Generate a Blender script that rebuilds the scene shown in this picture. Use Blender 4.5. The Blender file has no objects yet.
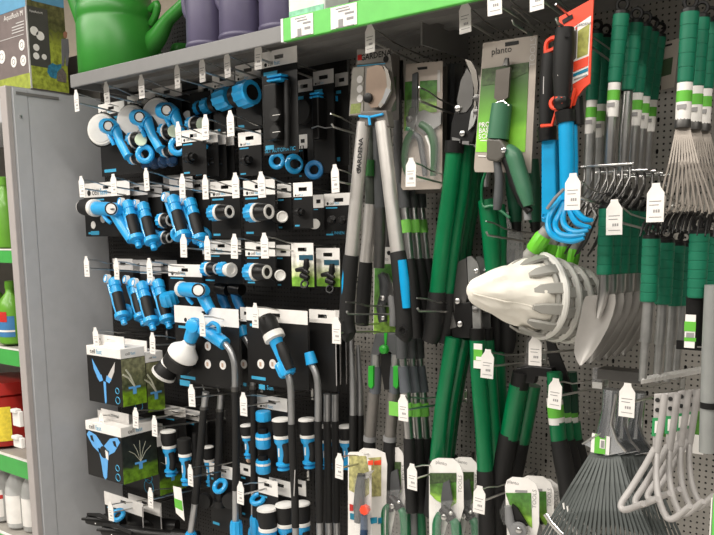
import bpy, bmesh, math, random
import numpy as np
from mathutils import Vector, Matrix, Euler
random.seed(7)
SC = bpy.context.scene
COL = SC.collection
# ---------------------------------------------------------------- camera
FPX, CY0, W0, H0 = 780.0, 345.0, 714, 535
YAW, PITCH, ROLL = [math.radians(v) for v in (37.9715, 8.1162, -0.7149)]
CAM = Vector((0, 0, 1.6))
cF = Vector((-math.sin(YAW)*math.cos(PITCH), math.cos(YAW)*math.cos(PITCH), -math.sin(PITCH)))
cR0 = Vector((math.cos(YAW), math.sin(YAW), 0))
cU0 = cR0.cross(cF)
cR = cR0*math.cos(ROLL) + cU0*math.sin(ROLL)
cU = -cR0*math.sin(ROLL) + cU0*math.cos(ROLL)
cam_data = bpy.data.cameras.new('camera')
cam = bpy.data.objects.new('camera', cam_data); COL.objects.link(cam)
cam.matrix_world = Matrix(((cR.x, cU.x, -cF.x, CAM.x), (cR.y, cU.y, -cF.y, CAM.y), (cR.z, cU.z, -cF.z, CAM.z), (0, 0, 0, 1)))
cam_data.sensor_width = 36; cam_data.lens = FPX/W0*36
cam_data.shift_y = -(H0/2 - CY0)/W0
cam_data.clip_start = 0.02
SC.camera = cam
# ---------------------------------------------------------------- light
SC.view_settings.view_transform = 'Standard'; SC.view_settings.look = 'None'
SC.view_settings.gamma = 1; SC.view_settings.use_curve_mapping = False
SC.view_settings.exposure = 0.0
wd = bpy.data.worlds.new('world'); SC.world = wd; wd.use_nodes = True
wd.node_tree.nodes['Background'].inputs[0].default_value = (1.0, 0.95, 0.88, 1)
wd.node_tree.nodes['Background'].inputs[1].default_value = 0.085
def area(name, loc, sx, sy, power, color=(1, 0.95, 0.87), rot=(0, 0, 0)):
    l = bpy.data.lights.new(name, 'AREA'); l.shape = 'RECTANGLE'; l.size = sx; l.size_y = sy
    l.energy = power; l.color = color
    o = bpy.data.objects.new(name, l); COL.objects.link(o); o.location = loc; o.rotation_euler = rot
    return o
# two rows of ceiling fluorescent trunking over the aisle
area('ceiling_light_row_near_shelf', (-0.8, 0.05, 3.3), 7.0, 0.16, 140)
area('ceiling_light_row_over_aisle', (-2.8, -1.6, 3.3), 4.5, 0.30, 165)
area('added_fill_row_end_panel', (2.5, -3.0, 3.3), 8.0, 0.30, 130)  # added fill to brighten the lower end panel, not a known lamp

# ---------------------------------------------------------------- pixel -> world at board distance Y
BOARD = 1.55
def P(px, py, Y=1.40):
    d = cF + cR*((px-357)/FPX) + cU*((CY0-py)/FPX)
    return CAM + d*(Y/d.y)
def PX(px, py, X):
    d = cF + cR*((px-357)/FPX) + cU*((CY0-py)/FPX)
    return CAM + d*(X/d.x)

# ---------------------------------------------------------------- materials
MATS = {}
def mat(name, col, rough=0.5, metal=0.0, noise=0.06, scale=30, bump=0.0, coat=0.0, alpha=None, trans=0.0):
    if name in MATS: return MATS[name]
    m = bpy.data.materials.new(name); m.use_nodes = True; MATS[name] = m
    nt = m.node_tree; b = nt.nodes['Principled BSDF']
    b.inputs['Roughness'].default_value = rough; b.inputs['Metallic'].default_value = metal
    b.inputs['Coat Weight'].default_value = coat
    tc = nt.nodes.new('ShaderNodeTexCoord'); nz = nt.nodes.new('ShaderNodeTexNoise'); nz.inputs['Scale'].default_value = scale
    nz.inputs['Detail'].default_value = 3
    nt.links.new(tc.outputs['Object'], nz.inputs['Vector'])
    cr = nt.nodes.new('ShaderNodeValToRGB')
    c1 = [max(0, c*(1-noise)) for c in col]; c2 = [min(1, c*(1+noise)) for c in col]
    cr.color_ramp.elements[0].color = (*c1, 1); cr.color_ramp.elements[1].color = (*c2, 1)
    cr.color_ramp.elements[0].position = .3; cr.color_ramp.elements[1].position = .7
    nt.links.new(nz.outputs['Fac'], cr.inputs['Fac']); nt.links.new(cr.outputs['Color'], b.inputs['Base Color'])
    if bump:
        bp = nt.nodes.new('ShaderNodeBump'); bp.inputs['Strength'].default_value = bump; bp.inputs['Distance'].default_value = 0.002
        nt.links.new(nz.outputs['Fac'], bp.inputs['Height']); nt.links.new(bp.outputs['Normal'], b.inputs['Normal'])
    if max(col) < .03: b.inputs['Specular IOR Level'].default_value = .3
    if trans: b.inputs['Transmission Weight'].default_value = trans; b.inputs['IOR'].default_value = 1.2
    if alpha is not None: b.inputs['Alpha'].default_value = alpha
    return m
def s2l(r, g, b):
    f = lambda c: (c/255/12.92 if c/255 <= .04045 else ((c/255+.055)/1.055)**2.4)
    return (f(r), f(g), f(b))
WHITE = mat('white_plastic', (0.80, 0.78, 0.75), .45)
CARDW = mat('white_card_print', (0.80, 0.77, 0.74), .5)
CARDG = mat('grey_card_print', (0.52, 0.50, 0.49), .5)
CARDK = mat('black_card_print', (0.011, 0.0105, 0.0105), .42)
BLACK = mat('black_plastic', (0.009, 0.0085, 0.0085), .36)
RUBBER = mat('black_rubber', (0.0135, 0.013, 0.013), .55)
BLUE = mat('blue_plastic', s2l(38, 162, 224), .35, coat=.2)
DBLUE = mat('deep_blue_lacquer', s2l(0, 150, 205), .35)
BPRINT = mat('blue_print', s2l(60, 160, 200), .5)
SILVER = mat('brushed_steel', (0.56, 0.55, 0.54), .28, 1.0, noise=.04)
GALV = mat('galvanised_sheet', (0.46, 0.46, 0.45), .36, .9, noise=.12, scale=60)
DSTEEL = mat('dark_steel', (0.16, 0.155, 0.15), .38, .9)
ALU = mat('satin_aluminium', (0.66, 0.63, 0.60), .42, .75)
LTUBE = mat('lance_tube_metal', (0.40, 0.40, 0.405), .36, .8)
WIRE = mat('zinc_wire', (0.60, 0.59, 0.57), .3, 1.0)
GREENT = mat('green_lacquer_tube', s2l(0, 106, 62), .3, coat=.2)
GREENG = mat('green_rubber_grip', s2l(0, 104, 76), .5, bump=.2)
LIME = mat('lime_plastic', s2l(110, 205, 50), .4)
PGREEN = mat('green_label_print', s2l(96, 178, 58), .5)
CANG = mat('green_can_plastic', s2l(48, 128, 44), .38)
PURPLE = mat('purple_can_plastic', s2l(84, 78, 104), .42)
ORANGE = mat('orange_print_card', s2l(232, 72, 42), .45)
REDP = mat('red_print', s2l(190, 40, 35), .5)
GREYP = mat('shelf_grey_paint', s2l(178, 179, 182), .45, noise=.03)
GREYD = mat('shelf_dark_grey_paint', s2l(112, 110, 108), .5, noise=.03)
GREYT = mat('grey_plastic', (0.23, 0.23, 0.235), .45)
MIDG = mat('dark_grey_plastic', (0.075, 0.078, 0.082), .45)
INK = mat('black_ink', (0.02, 0.02, 0.02), .6)
INKG = mat('grey_ink', (0.28, 0.27, 0.27), .6)
CREAM = mat('cream_wall_paint', s2l(226, 212, 192), .8, noise=.03)
SLEEVE = mat('clear_sleeve', (0.55, 0.55, 0.56), .25, alpha=.35)
BLISTER = mat('clear_blister', (0.9, 0.9, 0.9), .08, alpha=.05, coat=.6)
WHITEC = mat('white_cotton', (0.80, 0.76, 0.68), .85, noise=.08, scale=25, bump=.6)
LEAFP = None
def picmat(name, top, mid, bot, scale=9):
    """flat printed garden picture: hedge above, lawn below (a print on a card)"""
    m = bpy.data.materials.new(name); m.use_nodes = True; nt = m.node_tree; b = nt.nodes['Principled BSDF']
    b.inputs['Roughness'].default_value = .45
    tc = nt.nodes.new('ShaderNodeTexCoord'); sp = nt.nodes.new('ShaderNodeSeparateXYZ')
    nt.links.new(tc.outputs['Generated'], sp.inputs[0])
    nz = nt.nodes.new('ShaderNodeTexNoise'); nz.inputs['Scale'].default_value = scale*8; nz.inputs['Detail'].default_value = 5
    nt.links.new(tc.outputs['Object'], nz.inputs['Vector'])
    ad = nt.nodes.new('ShaderNodeMath'); ad.operation = 'MULTIPLY_ADD'; ad.inputs[1].default_value = .25
    nt.links.new(nz.outputs['Fac'], ad.inputs[0]); nt.links.new(sp.outputs['Z'], ad.inputs[2])
    cr = nt.nodes.new('ShaderNodeValToRGB'); e = cr.color_ramp.elements
    e[0].position = .40; e[0].color = (*bot, 1); e[1].position = .48; e[1].color = (*mid, 1)
    k = e.new(.95); k.color = (*top, 1)
    nt.links.new(ad.outputs[0], cr.inputs[0])
    hs = nt.nodes.new('ShaderNodeHueSaturation')
    mp = nt.nodes.new('ShaderNodeMapRange'); mp.inputs[1].default_value = .3; mp.inputs[2].default_value = .7; mp.inputs[3].default_value = .5; mp.inputs[4].default_value = 1.5
    nt.links.new(nz.outputs['Fac'], mp.inputs[0]); nt.links.new(mp.outputs[0], hs.inputs['Value'])
    nt.links.new(cr.outputs[0], hs.inputs['Color']); nt.links.new(hs.outputs[0], b.inputs['Base Color'])
    return m
LAWN = picmat('lawn_picture_print', s2l(120, 120, 90), s2l(70, 78, 50), s2l(112, 150, 30))
LAWN2 = picmat('dark_lawn_picture_print', s2l(30, 32, 28), s2l(40, 46, 34), s2l(96, 132, 30))
GARDENP = picmat('garden_picture_print', s2l(70, 120, 50), s2l(90, 130, 50), s2l(140, 185, 70))
PGRAD = picmat('green_shears_picture_print', s2l(60, 90, 45), s2l(100, 160, 50), s2l(130, 195, 60), scale=1.2)
HEDGEP = picmat('hedge_picture_print', s2l(120, 110, 70), s2l(80, 84, 45), s2l(150, 160, 60))

# ---------------------------------------------------------------- mesh builder (world coordinates)
class MB:
    def __init__(s): s.v = []; s.f = []
    def add(s, vs, fs):
        o = len(s.v); s.v += [tuple(v) for v in vs]; s.f += [tuple(i+o for i in f) for f in fs]; return s
    def box(s, a, b):
        x0, y0, z0 = [min(a[i], b[i]) for i in range(3)]; x1, y1, z1 = [max(a[i], b[i]) for i in range(3)]
        return s.add([(x0,y0,z0),(x1,y0,z0),(x1,y1,z0),(x0,y1,z0),(x0,y0,z1),(x1,y0,z1),(x1,y1,z1),(x0,y1,z1)],
                     [(3,2,1,0),(4,5,6,7),(0,1,5,4),(1,2,6,5),(2,3,7,6),(3,0,4,7)])
    def obox(s, c, ax, ay, az):
        c = Vector(c); v = [c+ax*i+ay*j+az*k for k in (-1, 1) for j in (-1, 1) for i in (-1, 1)]
        return s.add(v, [(2,3,1,0),(4,5,7,6),(0,1,5,4),(1,3,7,5),(3,2,6,7),(2,0,4,6)])
    def tube(s, pts, r, n=10, caps=True, flat=None):
        pts = [Vector(p) for p in pts]; N = len(pts)
        if not hasattr(r, '__len__'): r = [r]*N
        up = None; vs = []; fs = []
        for i, p in enumerate(pts):
            d = (pts[min(i+1, N-1)] - pts[max(i-1, 0)])
            d = d.normalized() if d.length > 1e-9 else Vector((0, 0, 1))
            if up is None:
                up = Vector((0, -1, 0)) if abs(d.y) < .9 else Vector((1, 0, 0))
            up = (up - d*up.dot(d)).normalized(); sd = d.cross(up)
            for k in range(n):
                a = 2*math.pi*k/n
                rx = r[i]; ry = r[i]*(flat if flat else 1)
                vs.append(p + sd*(math.cos(a)*rx) + up*(math.sin(a)*ry))
        for i in range(N-1):
            for k in range(n):
                fs.append((i*n+k, i*n+(k+1) % n, (i+1)*n+(k+1) % n, (i+1)*n+k))
        if caps: fs.append(tuple(range(n-1, -1, -1))); fs.append(tuple((N-1)*n+k for k in range(n)))
        return s.add(vs, fs)
    def stube(s, pts, r, n=10, k=4):
        """tube along a smooth curve through the points"""
        pts = [Vector(p) for p in pts]; N = len(pts)
        if not hasattr(r, '__len__'): r = [r]*N
        out = []; rad = []
        for i in range(N-1):
            a, b, c, d = pts[max(i-1, 0)], pts[i], pts[i+1], pts[min(i+2, N-1)]
            for j in range(k):
                t = j/k
                out.append(.5*((2*b)+(c-a)*t+(2*a-5*b+4*c-d)*t*t+(3*b-a-3*c+d)*t**3)); rad.append(r[i]+(r[i+1]-r[i])*t)
        return s.tube(out+[pts[-1]], rad+[r[-1]], n)
    def lathe(s, c, ax, prof, n=20, caps=True):
        """prof: (distance along ax from c, radius)"""
        c = Vector(c); ax = Vector(ax).normalized()
        pts = [c+ax*t for t, r in prof]
        up = Vector((0, 0, 1)) if abs(ax.z) < .9 else Vector((1, 0, 0))
        up = (up-ax*up.dot(ax)).normalized(); sd = ax.cross(up); vs = []; fs = []
        for (t, r), p in zip(prof, pts):
            for k in range(n):
                a = 2*math.pi*k/n; vs.append(p+sd*(math.cos(a)*r)+up*(math.sin(a)*r))
        N = len(prof)
        for i in range(N-1):
            for k in range(n): fs.append((i*n+k, i*n+(k+1) % n, (i+1)*n+(k+1) % n, (i+1)*n+k))
        if caps: fs.append(tuple(range(n-1, -1, -1))); fs.append(tuple((N-1)*n+k for k in range(n)))
        return s.add(vs, fs)
    def ribbed(s, c, ax, L, r, n=12, depth=.12):
        """a cylinder with lengthwise ribs"""
        c = Vector(c); ax = Vector(ax).normalized()
        up = Vector((0, 0, 1)) if abs(ax.z) < .9 else Vector((1, 0, 0))
        up = (up-ax*up.dot(ax)).normalized(); sd = ax.cross(up); vs = []; m = n*2
        for t, q in ((0, .86), (.12*L, 1), (.85*L, 1), (L, .9)):
            for k in range(m):
                a = 2*math.pi*k/m; rr = r*q*(1-(depth if k % 2 else 0))
                vs.append(c+ax*t+sd*(math.cos(a)*rr)+up*(math.sin(a)*rr))
        fs = [(i*m+k, i*m+(k+1) % m, (i+1)*m+(k+1) % m, (i+1)*m+k) for i in range(3) for k in range(m)]
        fs += [tuple(range(m-1, -1, -1)), tuple(3*m+k for k in range(m))]
        return s.add(vs, fs)
    def torus(s, c, ax, R, r, n=20, m=8, a0=0, a1=2*math.pi):
        c = Vector(c); ax = Vector(ax).normalized()
        up = Vector((0, 0, 1)) if abs(ax.z) < .9 else Vector((1, 0, 0))
        up = (up-ax*up.dot(ax)).normalized(); sd = ax.cross(up)
        full = abs(a1-a0-2*math.pi) < 1e-6; N = n if full else n+1; vs = []; fs = []
        for i in range(N):
            a = a0+(a1-a0)*i/n; d = sd*math.cos(a)+up*math.sin(a)
            for k in range(m):
                b = 2*math.pi*k/m; vs.append(c+d*(R+r*math.cos(b))+ax*(r*math.sin(b)))
        for i in range(n):
            j = (i+1) % N
            for k in range(m): fs.append((i*m+k, j*m+k, j*m+(k+1) % m, i*m+(k+1) % m))
        return s.add(vs, fs)
    def prism(s, out, Y, th, back=True):
        """outline of (x, z) world points at depth Y, thickness th towards the board"""
        n = len(out)
        ar = sum(out[i][0]*out[(i+1) % n][1]-out[(i+1) % n][0]*out[i][1] for i in range(n))
        if ar < 0: out = out[::-1]
        vs = [(x, Y, z) for x, z in out]+[(x, Y+th, z) for x, z in out]
        fs = [tuple(range(n)), tuple(range(2*n-1, n-1, -1))]+[(i, i+n, (i+1) % n+n, (i+1) % n) for i in range(n)]
        return s.add(vs, fs)
    def pxprism(s, pts, Y, th):
        w = [P(x, y, Y) for x, y in pts]; return s.prism([(p.x, p.z) for p in w], Y, th)
    def ball(s, c, r, n=12, sq=(1, 1, 1)):
        c = Vector(c); vs = []; fs = []; m = n//2
        for i in range(m+1):
            t = math.pi*i/m
            for k in range(n):
                a = 2*math.pi*k/n
                vs.append(c+Vector((math.sin(t)*math.cos(a)*sq[0], math.sin(t)*math.sin(a)*sq[1], math.cos(t)*sq[2]))*r)
        for i in range(m):
            for k in range(n): fs.append((i*n+k, (i+1)*n+k, (i+1)*n+(k+1) % n, i*n+(k+1) % n))
        return s.add(vs, fs)
    def ribbon(s, pts, wv, th):
        """flat strip of constant width vector wv along pts, thickness th along -y"""
        pts = [Vector(p) for p in pts]; wv = Vector(wv); t = Vector((0, th, 0)); vs = []; fs = []
        for p in pts: vs += [p-wv/2, p+wv/2, p+wv/2+t, p-wv/2+t]
        for i in range(len(pts)-1):
            for k in range(4): fs.append((i*4+k, i*4+(k+1) % 4, (i+1)*4+(k+1) % 4, (i+1)*4+k))
        fs += [(3, 2, 1, 0), tuple((len(pts)-1)*4+k for k in range(4))]
        return s.add(vs, fs)

def wloc(o):
    l = Vector(o.location)
    while o.parent: o = o.parent; l += Vector(o.location)
    return l
def part(name, mb, m, parent=None, smooth=True, label=None, bevel=0):
    base = wloc(parent) if parent else Vector((0, 0, 0))
    me = bpy.data.meshes.new(name)
    me.from_pydata([(v[0]-base.x, v[1]-base.y, v[2]-base.z) for v in mb.v], [], mb.f)
    me.materials.append(m)
    bm = bmesh.new(); bm.from_mesh(me); bmesh.ops.recalc_face_normals(bm, faces=bm.faces); bm.to_mesh(me); bm.free()
    if smooth:
        me.polygons.foreach_set('use_smooth', [True]*len(me.polygons))
        me.set_sharp_from_angle(angle=math.radians(38))
    o = bpy.data.objects.new(name, me); COL.objects.link(o)
    if parent: o.parent = parent
    if bevel:
        b = o.modifiers.new('bevel', 'BEVEL'); b.width = bevel; b.segments = 2; b.limit_method = 'ANGLE'
    if label: o['label'] = label
    return o
def thing(name, label, cat, loc, group=None):
    o = bpy.data.objects.new(name, None); COL.objects.link(o); o.location = loc; o.empty_display_size = .02
    o['label'] = label; o['category'] = cat
    if group: o['group'] = group
    return o
def struct(name, mb, m, smooth=False, bevel=0):
    o = part(name, mb, m, None, smooth, bevel=bevel); o['kind'] = 'structure'; return o
def dup(root, off, label, group=None, name=None, skip=()):
    r = root.copy(); COL.objects.link(r); r.location = Vector(root.location)+Vector(off); r['label'] = label
    if group: r['group'] = group
    if name: r.name = name
    for ch in list(root.children):
        if ch.name.split('.')[0] in skip: continue
        c = ch.copy(); COL.objects.link(c); c.parent = r
        for g in list(ch.children):
            d = g.copy(); COL.objects.link(d); d.parent = c
    return r
def series(root, n, dy, labels, group, dx=0.0, dz=-.09, skip=()):
    """n more copies further along the same hook (towards the board)"""
    out = [root]; root['group'] = group
    for i in range(n):
        out.append(dup(root, (dx*(i+1), dy*(i+1), dz*dy*(i+1)), labels[i], group, skip=skip))
    return out
TEXT = {}
def text(name, s, size, loc, m, parent, vertical=False, along_x=True, bold=.0, face='front', align='CENTER'):
    """flat lettering, a mesh, facing the aisle (front) or the right (+x)"""
    key = (s, m.name, bold, align)
    if key not in TEXT:
        cu = bpy.data.curves.new('txt', 'FONT'); cu.body = s; cu.align_x = align; cu.align_y = 'CENTER'; cu.size = 1
        cu.resolution_u = 2; cu.offset = bold
        o = bpy.data.objects.new('txt', cu); COL.objects.link(o); bpy.context.view_layer.update()
        me = bpy.data.meshes.new_from_object(o.evaluated_get(bpy.context.evaluated_depsgraph_get())); bpy.data.objects.remove(o)
        me.materials.clear(); me.materials.append(m); TEXT[key] = me
    o = bpy.data.objects.new(name, TEXT[key]); COL.objects.link(o); o.parent = parent
    o.location = Vector(loc)-wloc(parent); o.scale = (size, size, size)
    rz = math.radians(90) if face == 'right' else 0
    o.rotation_euler = Euler((math.radians(90), 0, rz)) if not vertical else (Matrix.Rotation(rz, 3, 'Z')@Matrix.Rotation(math.radians(90), 3, 'X')@Matrix.Rotation(math.radians(vertical), 3, 'Z')).to_euler()
    return o
# ================================================================ SETTING
PANX = -2.25
# perforated back panel: real holes, built cell by cell; keyhole slots every sixth column
def perforated(name, x0, x1, z0, z1, m, pitch=.0117, hs=.0022):
    nx = int((x1-x0)/pitch); nz = int((z1-z0)/pitch); vs = []; fs = []
    for i in range(nx):
        for j in range(nz):
            cx = x0+(i+.5)*pitch; cz = z0+(j+.5)*pitch; h = pitch/2
            key = (i % 6 == 3) and (j % 5 == 2)
            ax, az0, az1 = (hs*1.35, hs*3.0, hs*1.5) if key else (hs, hs, hs)
            o = len(vs)
            out = [(-h, -h), (0, -h), (h, -h), (h, 0), (h, h), (0, h), (-h, h), (-h, 0)]
            q = .7
            inn = [(-ax*q, -az0*q if not key else -az0*.92), (0, -az0), (ax*q, -az0*q if not key else -az0*.92), (ax, 0), (ax*q, az1*q), (0, az1), (-ax*q, az1*q), (-ax, 0)]
            vs += [(cx+a, BOARD, cz+b) for a, b in out]+[(cx+a, BOARD, cz+b) for a, b in inn]
            vs += [(cx+a, BOARD+.0015, cz+b) for a, b in inn]
            for k in range(8):
                l = (k+1) % 8
                fs.append((o+k, o+l, o+8+l, o+8+k)); fs.append((o+8+k, o+8+l, o+16+l, o+16+k))
    me = bpy.data.meshes.new(name); me.from_pydata(vs, [], fs); me.materials.append(m)
    ob = bpy.data.objects.new(name, me); COL.objects.link(ob); ob['kind'] = 'structure'
    return ob
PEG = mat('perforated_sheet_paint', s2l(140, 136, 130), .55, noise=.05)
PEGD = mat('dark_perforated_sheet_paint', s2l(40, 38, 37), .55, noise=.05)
XS = P(352, 300, BOARD).x
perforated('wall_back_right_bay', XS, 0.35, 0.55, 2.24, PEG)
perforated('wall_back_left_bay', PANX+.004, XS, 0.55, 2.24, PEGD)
BACKD = mat('dark_gap_behind_panels', (0.02, 0.02, 0.02), .8)
struct('wall_back_shade_sheet', MB().box((-2.25, BOARD+.02, 0.1), (.35, BOARD+.05, 2.24)), BACKD)  # near-black sheet supplies the shade seen through the holes
struct('trim_1', MB().box((XS-.004, BOARD-.003, .55), (XS+.004, BOARD+.012, 2.24)), GREYD)
# store wall behind the gondola
struct('wall_rear', MB().box((-6, 2.6, 0), (3, 2.7, 3.6)), CREAM)
struct('floor', MB().box((-6, -4, -.05), (4, 2.7, 0)), mat('floor_tile', (0.62, 0.60, 0.57), .4))
# end panel on the left
ZP = 2.041
struct('wall_side', MB().box((PANX-.028, 1.25, .1), (PANX, BOARD+.02, ZP)), GREYP)
struct('trim_2', MB().box((PANX-.034, 1.232, .1), (PANX+.001, 1.251, ZP)), mat('panel_edge_paint', s2l(168, 161, 159), .45, noise=.03), bevel=.003)
struct('trim_3', MB().box((PANX, 1.253, .1), (PANX+.0035, 1.299, ZP-.004)), GREYP, bevel=.002)
struct('trim_4', MB().box((PANX, 1.3015, .1), (PANX+.0022, 1.55, ZP-.004)), GREYP, bevel=.0015)
struct('trim_5', MB().box((PANX, 1.262, ZP-.022), (PANX+.006, 1.40, ZP-.014)), GREYD)
mb = MB(); c = Vector((PANX+.004, 1.272, ZP-.085)); mb.lathe(c, (1, 0, 0), [(0, .004), (.003, .004), (.004, .0025)], 10)
struct('trim_6', mb, SILVER, True)
# ---- top shelf
SF, SZ = 1.25, 2.028
SXL = P(70, 80, SF).x
sh = thing('top_shelf', 'long grey steel shelf above the hanging tools, carrying the watering cans', 'shelf', (SXL, SF, SZ))
part('shelf_board', MB().box((SXL+.002, SF+.004, SZ-.008), (.35, BOARD, SZ)), GREYD, sh, False)
part('front_lip', MB().box((SXL, SF, SZ-.029), (.35, SF+.006, SZ+.004)), mat('lip_grey_paint', s2l(122, 121, 121), .42, noise=.03), sh, False, bevel=.002)
part('underside_channel', MB().box((SXL+.01, SF+.09, SZ-.018), (.35, SF+.125, SZ-.008)).box((SXL+.01, SF+.18, SZ-.016), (.35, SF+.20, SZ-.008)), GREYD, sh, False)
part('end_flange', MB().box((SXL, SF+.006, SZ-.028), (SXL+.004, BOARD-.01, SZ)), GREYD, sh, False)
for xb in (-0.885, 0.05):
    part('shelf_bracket', MB().prism([(xb, SZ-.008), (xb+.004, SZ-.008), (xb+.004, SZ-.06), (xb, SZ-.06)], SF+.10, .18), GREYD, sh, False)
XR0 = P(283, 30, SF-.012).x
rail = thing('price_rail', 'bright green price rail clipped to the front of the top shelf', 'price rail', (XR0, SF-.012, SZ-.02))
part('rail_strip', MB().box((XR0, SF-.012, SZ-.034), (.35, SF-.001, SZ+.012)), mat('bright_green_rail', s2l(96, 190, 84), .4), rail, False, bevel=.002)
part('rail_end', MB().box((XR0-.006, SF-.012, SZ-.034), (XR0, SF-.001, SZ+.012)), WHITE, rail, False)
for (xa, xb) in ((291, 313), (331, 357)):
    A, B = P(xa, 20, SF-.0125).x, P(xb, 10, SF-.0125).x
    lb = part('price_label', MB().box((A, SF-.0135, SZ-.031), (B, SF-.0122, SZ+.009)), CARDW, rail, False)
    mb = MB()
    for k, (u0, u1, zz, h) in enumerate(((.3, .75, .0, .002), (.55, .9, -.006, .003), (.2, .9, -.03, .0015), (.2, .7, .005, .0015), (.3, .48, -.018, .012), (.62, .88, -.016, .004))):
        mb.box((A+(B-A)*u0, SF-.0140, SZ+zz-h), (A+(B-A)*u1, SF-.0134, SZ+zz+h*.2))
    part('printed_lines', mb, INKG, lb, False)
# ================================================================ LEFT GONDOLA (beyond the end panel)
YL = 1.27
def left_shelf(name, y_top, y_bot, label, depth=.28):
    z1 = P(10, y_top, YL).z; z0 = P(10, y_bot, YL).z; xl = -3.4
    t = thing(name, label, 'shelf', (xl, YL, z0))
    part('shelf_board', MB().box((xl, YL+.004, z1-.008), (PANX-.04, YL+depth, z1)), mat('left_shelf_board', s2l(160, 155, 148), .5), t, False)
    part('price_strip', MB().box((xl, YL-.004, z0), (PANX-.036, YL+.004, z1+.002)), mat('green_price_strip', s2l(72, 165, 78), .4), t, False, bevel=.0015)
    part('shelf_edge', MB().box((xl, YL-.005, z1+.0022), (PANX-.036, YL+.006, z1+.006)), WHITE, t, False)
    return t, z1+.006
sA, zA = left_shelf('left_shelf', 251, 263, 'left-hand shelf with green edge, under the upper light green bottle')
sB, zB = left_shelf('left_shelf', 350, 365, 'left-hand shelf with green edge, under the green bottle with red and blue label')
sC, zC = left_shelf('left_shelf', 457, 473, 'left-hand shelf with green edge, under the red bottle with yellow label')
sD, zD = left_shelf('left_shelf', 537, 550, 'lowest left-hand shelf, under the row of clear spray bottles')
struct('wall_left_gondola', MB().box((-3.6, YL+.30, .1), (PANX-.03, YL+.32, 2.2)), mat('left_gondola_back', s2l(120, 116, 110), .6))
struct('trim_7', MB().box((-3.6, YL-.03, ZP-.10), (PANX-.034, YL+.32, ZP-.03)), GREYP)
def bottle(px, py0, py1, wpx, Y, name, label, cat, bm_, cm, shape, group=None, lab=None, lm=None):
    b = P(px, py1, Y); t = P(px, py0, Y); h = t.z-b.z; r = (P(px+wpx/2, py1, Y)-b).x*.85
    o = thing(name, label, cat, b, group)
    part('bottle_body', MB().lathe(b, (0, 0, 1), [(0, r*.9), (h*.02, r)]+[(h*u, r*k) for u, k in shape], 18), bm_, o)
    u0, k0 = shape[-1]
    part('cap', MB().lathe(b+Vector((0, 0, h*u0)), (0, 0, 1), [(0, r*k0*1.15), (h*(1-u0)*.9, r*k0*1.1), (h*(1-u0), r*k0*.8)], 14), cm, o)
    if lab:
        u1, u2, lm = lab[0], lab[1], lm
        part('front_label', MB().torus_patch(b, r, h*u1, h*u2) if False else curved(b, r*1.012, h*u1, h*u2), lm, o)
    return o
def curved(b, r, z0, z1, a0=-150, a1=-20, n=10):
    m = MB(); vs = []; fs = []
    for i in range(n+1):
        a = math.radians(a0+(a1-a0)*i/n)
        for z in (z0, z1):
            vs.append((b.x+math.cos(a)*r, b.y+math.sin(a)*r, b.z+z)); vs.append((b.x+math.cos(a)*r*.99, b.y+math.sin(a)*r*.99, b.z+z))
    for i in range(n):
        o = i*4; fs += [(o, o+4, o+6, o+2), (o+1, o+3, o+7, o+5), (o+2, o+6, o+7, o+3), (o, o+1, o+5, o+4)]
    return m.add(vs, fs)
GB = mat('green_bottle_plastic', s2l(100, 158, 50), .3); RB = mat('red_bottle_plastic', s2l(160, 32, 24), .3)
YB = mat('yellow_label_print', s2l(228, 205, 60), .5, noise=.15, scale=80); RBL = mat('red_blue_label_print', s2l(60, 120, 170), .5)
CLR = mat('clear_bottle_plastic', (0.75, 0.75, 0.74), .15, alpha=.55)
sh1 = [(.55, 1), (.68, .85), (.82, .35), (.88, .33)]
sh2 = [(.70, 1), (.76, .99), (.78, .92), (.80, .92)]
YBO = YL+.07
def onz(px, Y, z):   # pixel row where height z appears
    lo, hi = -300, 900
    for _ in range(40):
        mid = (lo+hi)/2
        if P(px, mid, Y).z > z: lo = mid
        else: hi = mid
    return lo
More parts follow.
